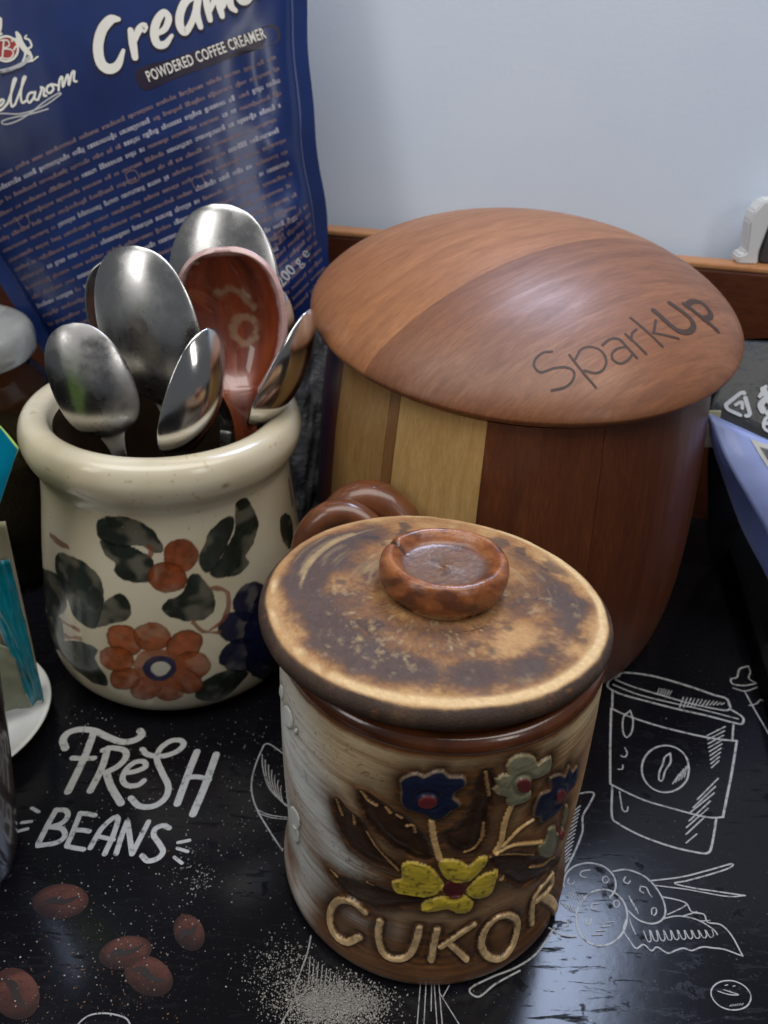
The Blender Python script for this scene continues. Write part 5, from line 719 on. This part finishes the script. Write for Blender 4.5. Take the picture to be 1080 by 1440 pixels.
# ================================================================== THINGS BEHIND AND AT THE RIGHT EDGE
m = NT('grey_crinkled_film'); v = m.coord(); n = m.noise(v, 130, 5, .7, .5); m.base(m.ramp(n, [(.3, (.07, .075, .085)), (.7, (.26, .27, .29))])).P(Roughness=.25, Coat_Weight=.4).bump(n, .9, .003); GREYF = m.m
fn = quad_sheet((-58, 352, 2), (-26, 362, 2), (-19, 372, 124), (-46, 366, 122), amp=6, seed=350, scale=14); V, Fg = sheet(fn, 40, 70)
o = mesh('crumpled_bag', V, Fg, GREYF, None); md = o.modifiers.new('t', 'SOLIDIFY'); md.thickness = .0012; tag(o, 'crumpled grey plastic bag squeezed between the pot and the wooden canister', 'bag')
m = NT('lavender_film'); v = m.coord(); n = m.noise(v, 30, 3); m.base(m.ramp(n, [(.3, (.25, .31, .62)), (.7, (.33, .40, .72))])).P(Roughness=.38, Coat_Weight=.15).bump(m.noise(v, 120, 3), .15, .001); LAV = m.m
lv = thing('lavender_packet', (150, 300, 30), 'folded lavender packet with barcode label at the right edge', 'packet'); LO = (150, 300, 30)
def curve_sheet(left, right, mat, name, bulx=0.):
    Lc = catmull(left, 2); Rc = catmull(right, 2); k = 40
    def rs(Cv): 
        s_ = np.concatenate([[0], np.cumsum(np.linalg.norm(np.diff(Cv, axis=0), axis=1))]); return np.stack([np.interp(np.linspace(0, s_[-1], k), s_, Cv[:, i]) for i in range(3)], 1)
    Lc, Rc = rs(Lc), rs(Rc); t = np.linspace(0, 1, 20)[:, None, None]; V = (1-t)*Lc[None]+t*Rc[None]; V[..., 1] -= bulx*np.sin(np.pi*t[..., 0])
    V[..., 1] += 1.6*(fbm(V[..., 0]/14+30, V[..., 2]/14+30, 371, 3)-.5)
    return V
Vb_ = curve_sheet([(126.3, 300, 118), (131.5, 300.5, 104), (141.2, 301, 86.2), (156, 302, 61), (172, 303, 38.5), (188, 305, 14), (198, 307, -5)], [(160, 304, 103), (176, 306, 90), (190, 309, 76), (205, 311, 58), (216, 312, 36), (224, 313, 10), (228, 314, -5)], LAV, 'b')
ob = mesh('back_sheet', Vb_.reshape(-1, 3), gridfaces(20, 40), LAV, lv, LO); md = ob.modifiers.new('t', 'SOLIDIFY'); md.thickness = .0004; md.offset = 0
Vf_ = curve_sheet([(126.4, 299, 117.6), (132, 294, 106.5), (137.2, 291, 98.5), (150, 288, 81.5), (158.5, 287, 70), (167.5, 286, 54), (180, 285, 24), (190, 286, -5)], [(160, 302, 104), (172, 298, 94), (186, 295, 82), (200, 293, 68), (208, 292, 56), (217, 291, 36), (226, 290, 8), (230, 291, -5)], LAV, 'f', 3)
ob = mesh('front_sheet', Vf_.reshape(-1, 3), gridfaces(20, 40), LAV, lv, LO); md = ob.modifiers.new('t', 'SOLIDIFY'); md.thickness = .0004; md.offset = 0
def on_front(a, b, h=.4):     # a across 0..1, b down 0..1
    i = a*19; j = b*39; i0 = min(18, int(i)); j0 = min(38, int(j)); fi, fj_ = i-i0, j-j0
    q = (1-fi)*(1-fj_)*Vf_[i0, j0]+fi*(1-fj_)*Vf_[i0+1, j0]+(1-fi)*fj_*Vf_[i0, j0+1]+fi*fj_*Vf_[i0+1, j0+1]; return q+np.array((-.1, -1, .25))*h
def patch(a0, a1, b0, b1, h, n=8):
    V = [on_front(a0+(a1-a0)*i/n, b0+(b1-b0)*j/n, h) for i in range(n+1) for j in range(n+1)]; return np.array(V), gridfaces(n+1, n+1)
LABEL = plain('white_label', (.52, .52, .48), .5, .06); INKK = plain('black_ink', (.02, .02, .022), .5)
V, Fc = patch(.48, .98, .02, .30, .5); lb = mesh('label', V, Fc, LABEL, lv, LO)
bars = []; x = .56; rg = random.Random(9)
while x < .95:
    wd = rg.choice((.008, .012, .02)); bars.append(patch(x, x+wd, .04, .12, .8, 3)); x += wd+rg.choice((.010, .016))
V, Fc = join(bars); mesh('barcode', V, Fc, INKK, lb, LO)
o = mesh('yellow_card', *box(0, 0, 0, 10, 1.2, 16, .3), plain('pale_yellow_card', (.50, .48, .32), .6), None, smooth=False); o.location = (.131, .309, .1065); o.rotation_euler = (R(-6), 0, R(5)); tag(o, 'pale yellow card edge tucked behind the lavender packet', 'card')
m = NT('black_bag_film'); v = m.coord(); n = m.noise(v, 55, 4, .6); m.base(m.ramp(n, [(.3, (.005, .0055, .007)), (.7, (.011, .012, .015))])).P(Roughness=.36, Specular_IOR_Level=.35).bump(n, .5, .003); BAGF = m.m
bag = thing('black_bag', (150, 322, 90), 'black plastic bag with white recycling print behind the lavender packet', 'bag'); BO = (150, 322, 90)
Vg = curve_sheet([(147, 345, 132), (143, 334, 124), (134, 322, 114), (131.5, 313, 111), (133, 306, 108.5)], [(212, 352, 136), (210, 340, 124), (205, 326, 106), (200, 312, 90), (196, 303, 80)], BAGF, 'g', 7)
md = mesh('film', Vg.reshape(-1, 3), gridfaces(20, 40), BAGF, bag, BO).modifiers.new('t', 'SOLIDIFY'); md.thickness = .0004; md.offset = 0
Vk = curve_sheet([(147, 345.4, 131.6), (150, 353, 120), (156, 358, 70), (176, 362, -5)], [(212, 352.4, 135.6), (216, 362, 118), (222, 368, 70), (226, 372, -5)], BAGF, 'k', 0); mesh('back_film', Vk.reshape(-1, 3), gridfaces(20, 40), BAGF, bag, BO)
def on_bag(a, b, h=.5):
    i = a*19; j = b*39; i0 = min(18, max(0, int(i))); j0 = min(38, max(0, int(j))); fi, fj_ = i-i0, j-j0
    q = (1-fi)*(1-fj_)*Vg[i0, j0]+fi*(1-fj_)*Vg[i0+1, j0]+(1-fi)*fj_*Vg[i0, j0+1]+fi*fj_*Vg[i0+1, j0+1]; return q+np.array((0, -.7, .7))*h
BI = plain('bag_print', (.42, .43, .45), .5, .1)
def bagmap(x, y, h): return on_bag((x-2)/62, (y-9.5)/46, .5+h)
st_ = [[1.5, [(8.5, 39), (11.5, 32.5), (12.5, 32.5)]], [1.5, [(13.5, 34), (17, 39.5), (16, 41)]], [1.5, [(14, 41.5), (9.5, 41), (8.5, 39.5)]], [1.2, [(11.5, 38), (13, 36), (14, 38.5)]],
       [2.2, [(18, 29), (20, 31), (23, 32)]], [2.4, [(20.5, 32), (19.5, 35), (21, 37)]], [2.0, [(22, 33), (24, 35), (23, 37.5)]], [1.5, [(18.5, 28), (18, 32)]]]
V, Fc = ribbons(st_, bagmap, .2, .8); mesh('recycling_print', V, Fc, BI, bag, BO)
st_ = [[1.3, [(25.5, 37), (22.8, 39.5), (22.8, 43), (25, 44), (26.5, 42.2), (25, 40.6), (23, 41.5)]], [1.3, [(31, 37.5), (29, 39.5), (29, 42.5), (31, 44), (33, 42), (33, 39.5), (31, 37.5)]]]
V, Fc = ribbons(st_, bagmap, .2, .8); mesh('number_print', V, Fc, BI, bag, BO)
# white plastic bracket on the back board
WP = plain('white_plastic', (.68, .70, .72), .4, .03)
br = thing('plastic_bracket', (182, 420, 145.5), 'small white plastic bracket standing on the wooden back board', 'bracket')
ol = [(-11.5, 0), (-11.8, 4), (-8.5, 5.5), (-10.5, 20), (-9.5, 25), (-6, 30), (18, 31), (18, 24), (2, 23), (-1, 19), (-2.5, 6), (-1.5, 0)]
bm = bmesh.new(); f1 = bm.faces.new([bm.verts.new((x, -5, z)) for x, z in ol]); ex = bmesh.ops.extrude_face_region(bm, geom=[f1])
bmesh.ops.translate(bm, verts=[q for q in ex['geom'] if isinstance(q, bmesh.types.BMVert)], vec=(0, 10, 0)); bmesh.ops.recalc_face_normals(bm, faces=bm.faces); bmesh.ops.bevel(bm, geom=list(bm.edges), offset=.8, segments=2, affect='EDGES'); bm.verts.index_update()
V = np.array([q.co for q in bm.verts]); Fg = [[w_.index for w_ in q.verts] for q in bm.faces]; bm.free(); mesh('arch', V, Fg, WP, br, smooth=False)
V, Fc = lathe([(.01, .3), (4.5, .3), (4.8, 2), (4.6, 15), (3.2, 18), (3, 21), (.01, 22)], 32); V += [3.5, 1, 0]; mesh('opening_fill', V, Fc, plain('opening_dark_grey', (.05, .05, .055), .5), br)  # dark cylinder added inside the arch to darken its opening

# ================================================================== SPILLED SUGAR AND CRUMBS
rs_ = np.random.default_rng(3)
def grains(name, pts, size, mat, label, cat):
    cube = np.array([(x, y, z) for x in (-1, 1) for y in (-1, 1) for z in (-1, 1)], float); fc = np.array([[0, 1, 3, 2], [4, 6, 7, 5], [0, 4, 5, 1], [2, 3, 7, 6], [0, 2, 6, 4], [1, 5, 7, 3]]); n = len(pts)
    a = rs_.random(n)*6.28; b = rs_.random(n)*6.28; s = size*(.35+1.5*rs_.random(n)**2.2)
    ca, sa, cb, sb = np.cos(a), np.sin(a), np.cos(b), np.sin(b); V = cube[None]*s[:, None, None]*np.array((1, .8, .75))
    x, y, z = V[..., 0], V[..., 1], V[..., 2]; y, z = y*cb[:, None]-z*sb[:, None], y*sb[:, None]+z*cb[:, None]; x, y = x*ca[:, None]-y*sa[:, None], x*sa[:, None]+y*ca[:, None]
    V = np.stack([x, y, z], -1)+pts[:, None, :]; V[..., 2] -= np.minimum(0, V[..., 2].min(1)-.02)[:, None]
    o = mesh(name, V.reshape(-1, 3), (fc[None]+8*np.arange(n)[:, None, None]).reshape(-1, 4), mat, None, smooth=False); tag(o, label, cat, kind='stuff')
m = NT('sugar_crystal'); m.P(Base_Color=(.55, .53, .49), Roughness=.3, Transmission_Weight=.45); SUG = m.m
def clear(P):   # keep grains off the standing things
    k = (np.hypot(P[:, 0]-JX, P[:, 1]-JY) > 49.2) & (np.hypot(P[:, 0]-PX, P[:, 1]-PY) > 55) & (np.hypot(P[:, 0]-54, P[:, 1]-329) > 82) & (np.hypot(P[:, 0]+171, P[:, 1]-231) > 40); return P[k]
P = [np.stack([rs_.normal(-10, 7.5, 9000), rs_.normal(130.5, 3.6, 9000), np.abs(rs_.normal(0, .45, 9000))+.08], 1),
     np.stack([rs_.normal(-27, 6, 700), rs_.normal(140, 5, 700), 0*rs_.random(700)+.08], 1),
     np.stack([rs_.uniform(-125, 40, 700), rs_.uniform(118, 245, 700), np.full(700, .08)], 1)]
for cx, cy, sp, n in ((-62, 175, 5, 90), (-57, 168, 3, 70), (-85, 205, 9, 70), (-95, 160, 10, 70), (-40, 190, 10, 90), (-75, 140, 12, 90), (-110, 240, 12, 80), (-60, 235, 14, 60), (90, 250, 25, 25)):
    P.append(np.stack([rs_.normal(cx, sp, n), rs_.normal(cy, sp, n), np.full(n, .1)], 1))
grains('sugar_grains', clear(np.concatenate(P)), .125, SUG, 'spilled white sugar grains around the foot of the clay jar', 'sugar')
P = np.concatenate([np.stack([rs_.uniform(-125, 60, 420), rs_.uniform(118, 235, 420), np.full(420, .1)], 1), np.stack([rs_.normal(-80, 16, 320), rs_.normal(135, 9, 320), np.full(320, .1)], 1)])
grains('coffee_crumbs', clear(P), .13, plain('coffee_crumb', (.14, .07, .035), .7, .5, 200), 'scattered brown coffee crumbs on the black tray', 'crumbs')
